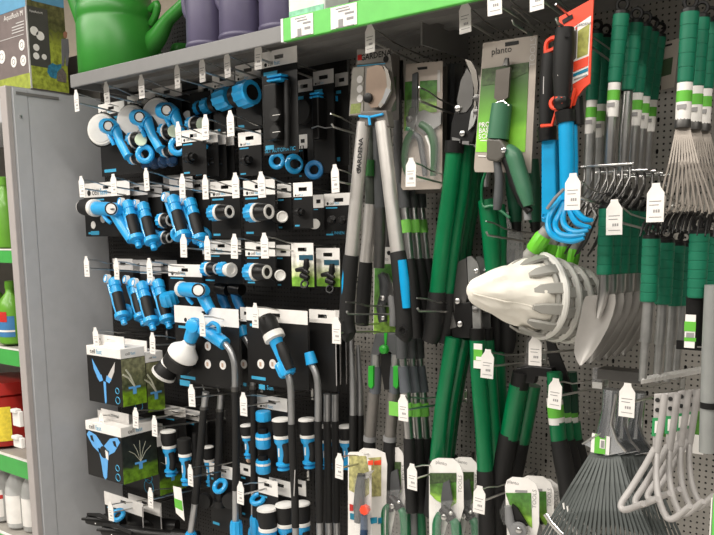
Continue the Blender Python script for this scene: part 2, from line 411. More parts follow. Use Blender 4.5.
for px, h, sz, w, Y, nm, lb, c1, c2, lab, lm in (
    (8, 72, zA, 17, YBO, 'spray_bottle', 'light green bottle standing alone on the top left-hand shelf', GB, GB, None, None),
    (14, 62, zB, 16, YBO, 'plant_food_bottle', 'green bottle with a blue label, beside the end panel on the middle left shelf', GB, GB, (.12, .45), RBL),
    (-3, 60, zB, 15, YBO+.03, 'plant_food_bottle', 'green bottle cut by the left photo edge, middle left shelf', GB, GB, (.12, .45), YB),
    (8, 62, zC, 40, YBO+.03, 'weed_killer_bottle', 'fat red bottle with yellow label on the lower left shelf', RB, RB, (.10, .62), YB),
    
    (3, 62, zD, 14, YBO, 'clear_spray_bottle', 'clear bottle with a red-striped white label, lower left corner', CLR, CLR, (.08, .5), CARDW),
    (20, 64, zD, 14, YBO, 'clear_spray_bottle', 'clear bottle with plain white label, second in the lower left corner', CLR, CLR, (.08, .5), CARDW),
    (34, 64, zD, 12, YBO+.01, 'clear_spray_bottle', 'clear bottle half hidden by the end panel, lower left corner', CLR, CLR, (.08, .5), CARDW)):
    yb = onz(px, Y, sz+.001)
    o = bottle(px, yb-h, yb, w, Y, nm, lb, 'bottle', c1, c2, sh2 if c1 is RB else sh1, None, lab, lm)
    if lm is RBL:
        b = P(px, yb, Y); hh = P(px, yb-h, Y).z-b.z; rr = (P(px+w/2, yb, Y)-b).x*.85
        part('red_emblem', curved(b, rr*1.03, hh*.36, hh*.52, -120, -50), REDP, o); part('white_stripe', curved(b, rr*1.025, hh*.20, hh*.23), CARDW, o)
    if lm is CARDW and 'red' in lb:
        b = P(px, yb, Y); hh = P(px, yb-h, Y).z-b.z; rr = (P(px+w/2, yb, Y)-b).x*.85
        part('red_stripe', curved(b, rr*1.03, hh*.36, hh*.42), REDP, o)
    if lm is YB and c1 is RB:
        b = P(px, yb, Y); hh = P(px, yb-h, Y).z-b.z; rr = (P(px+w/2, yb, Y)-b).x*.85
        part('label_picture', curved(b, rr*1.02, hh*.42, hh*.60, -140, -60), mat('fruit_print', s2l(170, 165, 110), .5, noise=.45, scale=90), o)
        part('label_lines', curved(b, rr*1.02, hh*.26, hh*.28, -130, -60), INK, o)
for i, (px, y0, y1) in enumerate(((27, 406, 425), (28, 432, 446))):
    a = P(px-4, y0, YL-.012); b = P(px+4, y1, YL-.012)
    t = thing('shelf_clip', ('upper', 'lower')[i]+' white plastic clip on the edge of the end panel, beside the red bottle', 'clip', ((a.x+b.x)/2, YL-.03, b.z))
    part('clip_body', MB().box((a.x, YL-.05, b.z), (PANX-.036, YL-.035, a.z-.006)), WHITE, t, False, bevel=.003)
    part('clip_tab', MB().box((a.x+.004, YL-.058, a.z-.012), (b.x-.006, YL-.036, a.z)), WHITE, t, False, bevel=.003)
# ================================================================ ON TOP
# cardboard box with pump pictures
bx1, bz0, bz1 = -2.245, 2.042, 2.55
by0, by1 = PX(31, 84, bx1).y, PX(69, 92, bx1).y
bx0 = -2.8
BOXC = mat('box_dark_print', s2l(112, 100, 98), .55, noise=.1)
BOXD = mat('box_side_dark_print', s2l(70, 70, 66), .55, noise=.1)
pb = thing('pump_box', 'large dark cardboard pump carton with white round icons, top left corner', 'box', ((bx0+bx1)/2, by0, bz0))
part('carton', MB().box((bx0, by0, bz0), (bx1, by1, bz1)), BOXC, pb, False)
part('front_grass_print', MB().box((bx0, by0-.001, bz0+.001), (bx1-.001, by0, bz0+.045)), mat('grass_print', s2l(150, 160, 60), .6, noise=.25, scale=60), pb, False)
part('blue_top_band', MB().box((bx0, by0-.001, P(20, 8, by0).z), (bx1, by0, bz1)), mat('water_blue_print', s2l(90, 150, 185), .5), pb, False)
part('corner_edge', MB().box((bx1-.004, by0-.0008, bz0), (bx1+.0006, by0+.004, bz1)), CARDG, pb, False)
part('side_photo', MB().box((bx1, by0+.004, bz0+.002), (bx1+.0008, by1, bz1)), HEDGEP, pb, False)
zt = PX(50, 8, bx1).z
part('side_blue_band', MB().box((bx1+.0008, by0+.02, PX(50, 5, bx1).z), (bx1+.0014, by1, bz1)), mat('water_blue_print', (0, 0, 0)), pb, False)
yA, yB = PX(27, 40, bx1).y, PX(49, 40, bx1).y
part('side_dark_panel', MB().box((bx1+.0008, by0+.003, PX(35, 66, bx1).z), (bx1+.0014, yB, PX(35, 7, bx1).z)), BOXD, pb, False)
for (x, y, r) in ((34, 31, 4), (40, 36, 4), (36, 47.5, 3), (36, 56, 3), (44, 57, 2.5)):
    c = PX(x, y, bx1); part('side_icon', MB().lathe((bx1+.0014, c.y, c.z), (1, 0, 0), [(0, r*.0033), (.0005, r*.0033)], 16), CARDW, pb, False)
for (x, y, r) in ((22, 45, 4), (2, 57, 5), (14, 62, 4), (23.5, 60.5, 4)):
    c = P(x, y, by0)
    ic = part('front_icon', MB().lathe((c.x, by0, c.z), (0, -1, 0), [(0, r*.0040), (.0012, r*.0040)], 18), CARDW, pb, False)
    part('icon_ring', MB().torus((c.x, by0-.0012, c.z), (0, -1, 0), r*.0019, .0012, 12, 4), INKG, ic)
c = P(13.5, 16, by0); text('front_lettering', 'Aquaflush M', .022, (c.x, by0-.0012, c.z), CARDW, pb)
c = PX(35.5, 12, bx1); text('side_lettering', 'Aquaflush M', .0085, (bx1+.002, c.y, c.z), CARDW, pb, face='right')
mb = MB()
for k, yy in enumerate((21, 24, 27, 30)):
    a = P(12 if k else 16, yy+1, by0); b = P(24, yy, by0); mb.box((a.x, by0-.0012, b.z-.0015), (b.x, by0, b.z+.0015))
a = P(0, 38, by0); b = P(24, 34, by0); mb.box((a.x, by0-.0012, b.z-.001), (b.x, by0, b.z+.001))
part('front_small_print', mb, CARDG, pb, False)
# pictures printed on the side: a person standing in grey and a blue pump
def sidepoly(pts, th=.0006, off=.0014):
    w = [PX(x, y, bx1) for x, y in pts]; n = len(w)
    m = MB(); m.add([(bx1+off+th, p.y, p.z) for p in w]+[(bx1+off, p.y, p.z) for p in w], [tuple(range(n)), tuple(range(2*n-1, n-1, -1))]+[(i, i+n, (i+1) % n+n, (i+1) % n) for i in range(n)])
    return m
part('side_figure_print', sidepoly([(61, 39), (68, 39), (69, 52), (67.5, 66), (65.5, 66), (65, 54), (63.5, 66), (61.5, 66)]), mat('figure_grey_print', s2l(120, 120, 122), .6), pb, False)
m_ = sidepoly([(63, 33), (65, 31), (67, 33), (66.5, 38), (63.5, 38)]); part('side_figure_head_print', m_, mat('figure_skin_print', s2l(170, 120, 95), .6), pb, False)
part('side_pump_print', sidepoly([(48, 66), (52, 63), (56, 65), (61, 64), (61, 68), (57, 72), (56, 79), (50, 77), (47, 72)]), mat('pump_blue_print', s2l(50, 120, 150), .6, noise=.3, scale=120), pb, False)
part('side_pump_base_print', sidepoly([(57, 73), (62, 68), (66, 74), (66, 83), (57, 81)]), mat('pump_grey_print', s2l(110, 100, 95), .6, noise=.3, scale=150), pb, False)

# green watering can
def can(px, pyb, Y, r, h, m, name, label, group=None, spout=-1, ribs=True):
    b = P(px, pyb, Y); b.z = SZ+.001
    t = thing(name, label, 'watering can', b, group)
    pr = [(0, r*.86), (h*.012, r*.94), (h*.04, r)]
    if ribs: pr += [(h*.30, r*1.0), (h*.50, r*.995), (h*.52, r*.965), (h*.55, r*.965), (h*.57, r*.99), (h*.64, r*.985), (h*.66, r*.955), (h*.69, r*.955), (h*.71, r*.97)]
    pr += [(h*.93, r*.94), (h*.98, r*.86), (h, r*.6)]
    part('can_body', MB().lathe(b, (0, 0, 1), pr, 32), m, t)
    return t, b
gc, b = can(117, 60, 1.372, .104, .29, CANG, 'watering_can', 'large bright green watering can standing at the left end of the top shelf')
part('spout', MB().stube([P(92, 45, 1.36), P(84, 22, 1.34), P(72, -8, 1.32), P(64, -40, 1.30)], [.030, .024, .018, .014], 14), CANG, gc)
part('carry_handle', MB().stube([P(150, 10, 1.42), P(157, 4, 1.42), P(156, 14, 1.42), P(151, 24, 1.42)], .010, 12), CANG, gc)
part('top_handle', MB().stube([P(147, 48, 1.42), P(158, 36, 1.42), P(168, 20, 1.42), P(184, 4, 1.42), P(196, -14, 1.42), P(180, -40, 1.42), P(130, -60, 1.42)], [.034, .026, .018, .016, .015, .014, .014], 14), CANG, gc)
g2 = thing('watering_can', 'second green watering can mostly hidden behind the handle of the large green one', 'watering can', P(178, 60, 1.52))
bb = P(181, 60, 1.51); bb.z = SZ+.001
part('can_body', MB().lathe(bb, (0, 0, 1), [(0, .028), (.004, .032), (.085, .031), (.10, .026), (.105, .02)], 20), CANG, g2)
part('spout', MB().stube([bb+Vector((-.03, -.01, .03)), bb+Vector((-.06, -.015, .07)), bb+Vector((-.08, -.02, .10))], [.012, .009, .007], 10), CANG, g2)
for i, (px, r, lb) in enumerate(((207, .052, 'leftmost dark purple can on the top shelf, right of the green watering can'), (243, .057, 'middle of the three dark purple cans on the top shelf'), (281, .050, 'rightmost dark purple can, touching the white and green carton'))):
    t, b = can(px, 30, 1.375, r, .24, PURPLE, 'purple_can', lb, None, ribs=False)
    part('body_band', MB().lathe(b+Vector((0, 0, .03)), (0, 0, 1), [(0, r*1.0), (.003, r*1.03), (.008, r*1.03), (.011, r*1.0)], 28), PURPLE, t)
    part('body_band', MB().lathe(b+Vector((0, 0, .15)), (0, 0, 1), [(0, r*.98), (.003, r*1.02), (.008, r*1.02), (.011, r*.98)], 28), PURPLE, t)
    part('carry_handle', MB().stube([b+Vector((-r*.9, 0, .10)), b+Vector((-r*1.25, -.01, .13)), b+Vector((-r*1.2, -.01, .19)), b+Vector((-r*.85, 0, .215))], .009, 10), PURPLE, t)
bb = P(306, 6, 1.36); bb.z = SZ+.001
bg = thing('seed_carton', 'white carton with pale green print behind the start of the green price rail', 'carton', bb)
part('carton', MB().box((bb.x-.03, 1.335, bb.z), (bb.x+.075, 1.42, bb.z+.16)), mat('pale_bag_print', s2l(215, 225, 215), .4, noise=.1), bg, False, bevel=.004)
part('green_band', MB().box((bb.x-.027, 1.3335, bb.z+.02), (bb.x+.072, 1.335, bb.z+.055)), mat('pale_green_print', s2l(130, 200, 160), .4, noise=.25, scale=90), bg, False)
# ================================================================ HOOKS with price tags
HOOK0 = None
TILT = .09
def make_hook(L):
    """wire hook: tip at the origin, prong runs to the board at +y"""
    r = thing('display_hook', '', 'hook', (0, 0, 0))
    part('prong', MB().tube([(0, -.002, .006), (0, .004, .0), (0, L, -TILT*L)], .0023, 6), WIRE, r)
    part('label_wire', MB().tube([(0, -.004, .026), (0, .03, .022), (0, .07, .012), (0, .12, .016-TILT*.1), (0, L, .022-TILT*L)], .0016, 6), WIRE, r)
    part('hook_base', MB().box((-.004, L-.003, -TILT*L-.006), (.004, L, -TILT*L+.024)), WIRE, r, False)
    w, h = .0145, .056
    tag = part('price_tag', MB().prism([(-.0065, .029), (.0065, .029), (.007, .023), (w, .010), (w, -h+.012), (-w, -h+.012), (-w, .010), (-.007, .023)], -.0075, .0016), CARDW, r, False)
    mb = MB()
    mb.box((-.010, -.0079, -.004), (.010, -.0074, -.0055)).box((-.010, -.0079, -.011), (.006, -.0074, -.0125)).box((-.010, -.0079, -.034), (.011, -.0074, -.0352))
    for k, x in enumerate((-.003, .001, .005)): mb.box((x, -.0079, -.026), (x+.0026, -.0074, -.0205))
    part('printed_lines', mb, INKG, tag, False)
    return r
HPROTO = {}
def hook(px, py, label, Y=1.30, twist=0, notag=False, L=None):
    """px, py: the neck of the tag at the hook tip"""
    L = BOARD-Y if L is None else L; L = round(L, 2)
    loc = P(px, py, Y)-Vector((0, 0, .030))
    if L not in HPROTO: HPROTO[L] = make_hook(L); o = HPROTO[L]; o['label'] = label; o['group'] = 'wire hooks with price tags'; o.location = loc
    else: o = dup(HPROTO[L], loc-Vector(HPROTO[L].location), label)
    t = random.uniform(-.12, .12)+twist
    for ch in o.children:
        if ch.name.split('.')[0] == 'price_tag':
            ch.rotation_euler = Euler((0, random.uniform(-.05, .05), t))
            ch.scale = (.78, .9, .80) if px < 345 else (.88, .9, .76); ch.location.z = .012
    if notag:
        for ch in list(o.children):
            if ch.name.split('.')[0] == 'price_tag':
                for g in list(ch.children): bpy.data.objects.remove(g)
                bpy.data.objects.remove(ch)
        o['group'] = 'bare wire hooks'
    return o
H = 'wire hook and white price tag '
for px, py, lb in (
    # blue side, row 1
    (78, 92, 'beside the grey end panel, top left'),
    (108, 84, 'in front of the first white-headed spray gun card'),
    (143, 77, 'in front of the second white-headed spray gun card'),
    (179, 66, 'right of the third white-headed spray gun'),
    (204, 59, 'above the rearmost blue coupling of the top row'),
    (229, 54, 'between the headers of the big blue couplings'),
    (260, 45, 'at the upper left of the tall timer card'),
    # row 1b
    (180, 124, 'left on the black fitting cards under the couplings'),
    (207, 117, 'amid the black fitting cards under the couplings'),
    (232, 113, 'left of the tall timer card'),
    # row 2
    (83, 178, 'above the black-nosed pistol, second row left'),
    (115, 176, 'on the white header of the black-nosed pistol card'),
    (148, 170, 'above the two steep blue nozzles of the second row'),
    (184, 176, 'above the third steep blue nozzle of the second row'),
    (207, 177, 'left of the first second-row connector header'),
    (237, 175, 'between the two second-row blue and black connector cards'),
    (263, 174, 'right of the second-row blue connectors'),
    (337, 167, 'beside the silver lopper handle, right of the blue goods'),
    # row 3
    (88, 258, 'over bare grey panel, third row left end'),
    (118, 260, 'above the leftmost steep blue nozzle of the third row'),
    (151, 260, 'above the middle steep blue nozzles of the third row'),
    (185, 236, 'under the steep nozzles, left of third-row headers'),
    (209, 238, 'on the left white header of the third row'),
    (236, 236, 'in the middle of the third-row white headers'),
    (266, 235, 'on the right white header of the third row'),
    # row 4
    (97, 329, 'on the upper sprinkler box'),
    (154, 334, 'in front of the second upper sprinkler box'),
    (204, 315, 'on the long card of the white shower lance'),
    (257, 305, 'on the long card of the black-headed lance'),
    (338, 319, 'beside the black grip of the big silver loppers'),
    (193, 386, 'hanging under the long card of the white shower lance'),
    (245, 394, 'between lance rods beside the three blue adapters'),
    # row 5
    (103, 414, 'left on the lower sprinkler box'),
    (137, 409, 'right on the lower sprinkler box'),
    (156, 417, 'at the right end of the lower sprinkler box'),
    (192, 466, 'before the upright nozzle beside the slanted rod'),
    (242, 483, 'left of the white-capped nozzles at the bottom'),
    (112, 503, 'at the bottom left above the small blue ring'),
    (152, 489, 'below the lower sprinkler box'),
    # middle
    (372, 26, 'on the grey loppers card under the green price rail'),
    (467, 4, 'left of the big green shears card under the shelf'),
    (413, 160, 'in front of the grey blister of pruning shears'),
    (405, 396, 'on the green-banded grey telescopic handles'),
    (341, 455, 'left of the red and white pruner blister'),
    (414, 465, 'between the white-edged pruner blisters'),
    (481, 487, 'left of the lowest right pruner blister'),
    (489, 351, 'on the green lopper handles with a lime label'),
    (537, 337, 'right under the white fruit picker bag'),
    (557, 380, 'above the short black-gripped loppers')):
    hook(px, py, H+lb)
for px, py, lb in ((496, -16, 'cut by the photo top, above the shears card'), (539, -22, 'cut by the photo top, left of the orange card'),
    (575, 176, 'in front of the blue claw tines'), (616, 202, 'on the green trowel handles'), (658, 186, 'left of the small grey fan rakes'), (629, 385, 'over the shiny leaf rake necks')):
    hook(px, py, H+lb, Y=1.24 if px < 560 or 600 < px < 640 else 1.17)
for px, py, Y, lb in ((347, 300, 1.28, 'bare wire hook carrying the black-gripped silver loppers'), (418, 296, 1.28, 'bare wire hook sticking out below the green lopper grips'),
    (420, 85, 1.30, 'bare wire hook crossing the grey pruning shears blister'), (332, 112, 1.30, 'bare wire hook with curved tip left of the silver loppers'),
    (487, 219, 1.32, 'bare wire hook under the big green shears'), (513, 5, 1.28, 'bare wire hook right of the shears card hook under the shelf'),
    (557, 2, 1.20, 'bare wire hook carrying the orange saw cards'), (588, 398, 1.36, 'bare white-tipped hook left of the leaf rake necks'),
    (673, 203, 1.26, 'bare wire hook right of the small fan rake tag')):
    hook(px, py, lb, Y=Y, notag=True)
# ================================================================ BLUE HOSE GOODS
def card(name, label, x1, y1, x2, y2, Y, hh=14, group=None, body=None, head=None, logo=True, headw=None, cat='packaged tool', slot=True, print_=True, sleeve=False, big=False, yaw=0):
    """hanging card: pixel corners top-left and bottom-right at depth Y; hh header height in pixels"""
    a = P(x1, y1, Y); b = P(x2, y2, Y); c = P(x1, y1+hh, Y)
    x0, X1, z1, z0, zh = a.x, b.x, a.z, b.z, c.z
    xh = P(headw, y1, Y).x if headw else X1
    xm = (x0+xh)/2
    t = thing(name, label, cat, (xm, Y, z1-.008), group)
    hd = head or CARDW
    if z1 > 1.995: print('HIGH', label, round(z1, 3))
    w = min(.014, (xh-x0)*.22)
    if slot:
        mb = MB(); zs = z1-.016
        mb.box((x0, Y, zh), (xh, Y+.0012, zs-.004)).box((x0, Y, zs-.004), (xm-w, Y+.0012, zs+.005)).box((xm+w, Y, zs-.004), (xh, Y+.0012, zs+.005)).box((x0, Y, zs+.005), (xh, Y+.0012, z1))
    else: mb = MB().box((x0, Y, zh), (xh, Y+.0012, z1))
    part('header', mb, hd, t, False)
    part('backing_card', MB().box((x0, Y+.0002, z0), (X1, Y+.0016, zh)), body or CARDK, t, False)
    if logo:
        s = (xh-x0)*(.115 if not big else .07)
        k = text('logo_black', 'cell', s, (x0+(xh-x0)*.27, Y-.0006, zh+s*.55), INK, t)
        k2 = text('logo_blue', 'fast', s, (x0+(xh-x0)*.27+s*1.55, Y-.0006, zh+s*.55), BPRINT, t)
        mb = MB(); mb.lathe((x0+(xh-x0)*.27-s*1.25, Y, zh+s*.5), (0, -1, 0), [(0, s*.33), (.0008, s*.33)], 10); part('logo_mark', mb, INK, t, False)
    if print_:
        mb = MB(); W = X1-x0; Hh = zh-z0
        mb.box((x0+W*.06, Y-.0004, zh-Hh*.09), (x0+W*.45, Y+.0003, zh-Hh*.05))
        part('title_print', mb, BPRINT, t, False)
        mb = MB().box((x0+W*.06, Y-.0004, z0+Hh*.06), (x0+W*.30, Y+.0003, z0+Hh*.11))
        part('size_print', mb, BPRINT, t, False)
    t['_'] = 0; del t['_']
    return t, Vector((x0, Y, z0)), Vector((X1, Y, z1)), zh

def P3(*a): return P(*a)
def fitting(t, px, py, Y, r, L, ax=(1, .02, .02), pre=''):
    """hose connector: ribbed blue nut, white ring, black collar, white mouth; axis mostly along +x"""
    c = P(px, py, Y); ax = Vector(ax).normalized()
    part('nut', MB().ribbed(c, ax, L*.42, r, 12), BLUE, t)
    part('seal_ring', MB().lathe(c, ax, [(L*.40, r*.9), (L*.40, r*.98), (L*.52, r*.98), (L*.52, r*.9)], 18), WHITE, t)
    part('collar', MB().lathe(c, ax, [(L*.52, r*.88), (L*.6, r*.95), (L*.85, r*.85), (L, r*.8)], 18), BLACK, t)
    part('mouth', MB().lathe(c, ax, [(L*.9, r*.76), (L*1.03, r*.76), (L*1.04, r*.66), (L*1.03, r*.5), (L*.95, r*.42)], 18), WHITE, t)
def ringnut(t, px, py, Y, r, ax=(.55, -.8, .1)):
    c = P(px, py, Y); part('ring_nut', MB().torus(c, ax, r*.72, r*.30, 20, 8), BLUE, t)

# ---- row 1: spray guns with white shower heads (top left)
def shower_gun(label):
    t, a, b, zh = card('spray_gun_set', label, 98, 105, 152, 172, 1.43, hh=11, headw=124)
    g = P(98, 130, 1.38)
    part('shower_head', MB().lathe(P(103, 130, 1.40), (.42, -.9, .05), [(-.03, .02), (-.012, .038), (.0, .046), (.008, .046), (.012, .043)], 26), WHITE, t)
    part('head_rim', MB().torus(P(103, 130, 1.40), (.42, -.9, .05), .046, .005, 26, 6), RUBBER, t)
    part('head_face', MB().lathe(P(103, 130, 1.40)+Vector((.0052, -.0112, .0006)), (.42, -.9, .05), [(0, .038), (.0015, .037), (.002, .02)], 24), mat('white_face', (.7, .69, .67), .5), t)
    part('neck', MB().tube([P(106, 126, 1.385), P(111, 127, 1.375), P(117, 131, 1.38)], [.022, .024, .02], 14), BLUE, t)
    part('dial', MB().lathe(P(111, 127, 1.375), (.6, -.8, 0), [(.018, .015), (.024, .015), (.0245, .012)], 18), WHITE, t)
    part('dial_ring', MB().torus(P(111, 127, 1.375)+Vector((.0147, -.0196, 0)), (.6, -.8, 0), .013, .0018, 18, 5), BLACK, t)
    part('handle', MB().tube([P(116, 129, 1.38), P(122, 143, 1.38), P(129, 157, 1.38)], [.016, .0165, .015], 12), BLUE, t)
    part('grip_pad', MB().tube([P(119, 128, 1.39), P(126, 143, 1.385), P(131, 155, 1.385)], [.012, .0125, .012], 10), BLACK, t)
    part('trigger', MB().stube([P(108, 133, 1.37), P(111, 139, 1.365), P(114, 145, 1.37)], .0055, 8), BLUE, t)
    fitting(t, 131, 141, 1.40, .024, .045)
    part('mouth_disc', MB().lathe(P(141, 140, 1.375), (.7, -.7, .1), [(0, .014), (.002, .017), (.004, .016)], 16), mat('pale_green_seal', s2l(200, 215, 190), .5), t)
    fitting(t, 131, 158, 1.40, .019, .036, ax=(1, .1, -.05))
    ringnut(t, 145, 154, 1.385, .027)
    return t
sg = shower_gun('first white-headed blue spray gun set, nearest the grey end panel in the top row')
sg['group'] = 'white-headed spray gun sets in the top row'
dup(sg, P(127, 96, 1.44)-P(98, 105, 1.43), 'second white-headed blue spray gun set from the end panel in the top row')
dup(sg, P(152, 89, 1.45)-P(98, 105, 1.43), 'third white-headed blue spray gun set from the end panel in the top row')
t, a, b, zh = card('fitting_set', 'grey-headed card behind the third white-headed spray gun, with blue round knob', 178, 93, 206, 160, 1.50, hh=12, head=CARDG, logo=False)
part('dial', MB().lathe(P(190, 117, 1.46), (.3, -.9, 0), [(0, .012), (.01, .016), (.013, .015)], 16), WHITE, t)
part('knob', MB().lathe(P(186, 118, 1.475), (.5, -.8, 0), [(0, .02), (.02, .02)], 16), mat('navy_plastic', s2l(20, 55, 90), .4), t)
part('nut', MB().ribbed(P(198, 122, 1.46), (.4, -.8, -.3), .03, .02, 10), BLUE, t)

# ---- row 1: big blue couplings lying end to end
def coupling(name, label, x1, y1, x2, y2, Y, pieces, group, hh):
    t, a, b, zh = card(name, label, x1, y1, x2, y2, Y, hh=hh)
    for kind, px, py, Yc, r, L in pieces:
        ax = Vector((1, -.06, .10))
        if kind == 'n': part('ribbed_nut', MB().ribbed(P(px, py, Yc), ax, L, r, 11, .10), BLUE, t)
        elif kind == 'b': part('black_sleeve', MB().lathe(P(px, py, Yc), ax, [(0, r), (L, r)], 18), BLACK, t)
        else: part('mouth', MB().lathe(P(px, py, Yc), ax, [(0, r*.92), (L, r*.95), (L, r*.6), (L-.002, r*.55)], 18), BLUE, t); part('bore', MB().lathe(P(px, py, Yc)+ax.normalized()*L, ax, [(-.004, r*.6), (.0008, r*.6)], 16), BLACK, t)
    return t
coupling('hose_coupling', 'large blue ribbed coupling with open black mouth, nearest the tall timer card', 235, 66, 262, 128, 1.41,
    [('b', 235, 97, 1.375, .026, .02), ('n', 240, 96, 1.37, .032, .045), ('m', 250, 93, 1.345, .030, .008)], None, 16)
coupling('hose_coupling', 'middle blue ribbed coupling joined between the larger and the smaller one', 212, 75, 236, 132, 1.44,
    [('b', 214, 104, 1.42, .024, .015), ('n', 218, 101, 1.41, .028, .05)], None, 14)
coupling('hose_coupling', 'small blue stepped coupling at the far end of the coupling row', 198, 85, 214, 136, 1.47,
    [('n', 197, 109, 1.455, .019, .024), ('b', 201, 108, 1.45, .017, .01), ('n', 204, 107, 1.445, .021, .026)], None, 12)

# ---- tall black timer card and those behind it
t, a, b, zh = card('watering_timer', 'tall black timer card with white header and two blue bars, front of the blue goods', 261, 53, 299, 152, 1.335, hh=16)
part('timer_column', MB().box((P(270, 85, 1.335).x, 1.31, P(270, 142, 1.335).z), (P(283, 85, 1.335).x, 1.336, P(283, 84, 1.335).z)), BLACK, t, False, bevel=.004)
part('side_tube', MB().tube([P(287, 80, 1.325), P(287, 120, 1.325), P(287, 148, 1.325)], .006, 10), RUBBER, t)
for yy in (75.5, 79.5):
    p0, p1 = P(270, yy+1, 1.32), P(285, yy+2.2, 1.32); part('blue_bar', MB().box((p0.x, 1.307, p0.z-.0055), (p1.x, 1.333, p0.z)), BLUE, t, False, bevel=.003)
for yy in (115, 132):
    part('dial', MB().lathe(P(276, yy, 1.312), (0, -1, 0), [(0, .015), (.006, .0145)], 18), RUBBER, t)
    part('white_mark', MB().box(P(272.5, yy+.6, 1.305), P(280, yy-.8, 1.3055)+Vector((0, .0008, 0))), WHITE, t, False)
p = P(280, 150, 1.3335); text('timer_lettering', 'SET AUTOMATIC', .0125, p, BPRINT, t)
t, a, b, zh = card('watering_timer', 'dark timer card with grey header and blue bar, right behind the tall timer card', 313, 72, 335, 172, 1.43, hh=14, head=CARDG)
part('timer_column', MB().box((P(314, 97, 1.41).x, 1.40, P(314, 140, 1.41).z), (P(321, 97, 1.41).x, 1.43, P(321, 97, 1.41).z)), BLACK, t, False, bevel=.003)
for yy in (92.5, 96): part('blue_bar', MB().box(P(309, yy+2.5, 1.40), P(324, yy, 1.42)), BLUE, t, False, bevel=.003)
part('wire_loop', MB().tube([P(312, 128, 1.40), P(318, 126, 1.39), P(325, 128, 1.40), P(333, 127, 1.41)], .0015, 6), SILVER, t)
t, a, b, zh = card('watering_timer', 'farther dark timer card, its grey header lowest and leftmost behind the tall card', 296, 81, 314, 172, 1.47, hh=12, head=CARDG, logo=False)
part('black_dial', MB().lathe(P(304, 112, 1.46), (0, -1, 0), [(0, .03), (.012, .028)], 18), RUBBER, t)
t, a, b, zh = card('watering_timer', 'narrow dark card with grey header next to the silver loppers card', 335, 74, 349, 165, 1.46, hh=13, head=CARDG, logo=False)
part('blue_clip', MB().box(P(335.5, 101, 1.45), P(338, 96, 1.455)), BLUE, t, False)
for i, (px, py, r, lb) in enumerate(((277, 161, .021, 'first'), (294, 164, .024, 'second'), (314, 170, .023, 'third'))):
    c = P(px, py, 1.42)
    t = thing('blue_hose_ring', lb+' blue open ring from the left under the tall timer card', 'hose ring', c, 'blue rings under the timer card')
    part('ring', MB().torus(c, (.5, -.85, .1) if i != 1 else (.9, -.4, 0), r*.72, r*.28, 22, 8), BLUE if i != 2 else mat('shaded_blue_plastic', s2l(30, 110, 165), .4), t)  # third ring: same blue darkened, shade put into the colour
    part('stem', MB().lathe(c, (0, 1, 0), [(.0, r*.5), (.04, r*.5)], 12), BLACK, t)
    part('loop_hanger', MB().tube([c+Vector((-.004, .03, .01)), c+Vector((-.004, .03, .045)), c+Vector((.004, .03, .045)), c+Vector((.004, .03, .01))], .0014, 6), RUBBER, t)

# ---- row 1b: small black fitting cards
def dark_card(x1, y1, x2, y2, Y, label, hh=12, fx=None, group=None, head=None, logo=True):
    t, a, b, zh = card('fitting_card', label, x1, y1, x2, y2, Y, hh=hh, group=group, logo=logo, head=head)
    cx, cz, W = (a.x+b.x)/2, (a.z+zh)/2, b.x-a.x
    r = min(.012, W*.14)
    part('fitting_body', MB().lathe((cx-W*.22, Y-.012, cz), (1, -.1, .03), [(0, r*.7), (W*.1, r*.75), (W*.1, r), (W*.3, r*1.05), (W*.3, r*.7), (W*.46, r*.7)], 14), BLACK, t)
    part('fitting_ring', MB().torus((cx, Y-.012, cz), (1, -.1, .03), r*1.05, r*.2, 16, 6), RUBBER, t)
    return t, a, b
d0, _, _ = dark_card(181, 131, 207, 174, 1.37, 'front black fitting card with white header, under the blue couplings')
d0['group'] = 'black fitting cards under the blue couplings'
for i, (px, py, Y) in enumerate(((193, 133, 1.40), (201, 135, 1.42), (209, 136, 1.44))):
    dup(d0, P(px, py, Y)-P(181, 131, 1.37), ('second', 'third', 'fourth')[i]+' black fitting card behind the front one, only its right edge showing')
dark_card(238, 133, 262, 175, 1.39, 'black fitting card with white header just left of the tall timer card', hh=14)
dark_card(298, 135, 308, 178, 1.47, 'narrow black card with white rounded header at the right of the tall timer card', hh=14, logo=False)
t = thing('drip_fitting', 'dark navy drip fittings hanging under the white-headed spray guns', 'fitting', P(160, 165, 1.45))
for k, px in enumerate((146, 154, 162, 171)): part('fitting_body', MB().lathe(P(px, 165-k*1.2, 1.44), (.8, -.5, 0), [(0, .012), (.01, .017), (.03, .016), (.032, .011), (.045, .01)], 12), mat('navy_plastic', (0, 0, 0)), t)

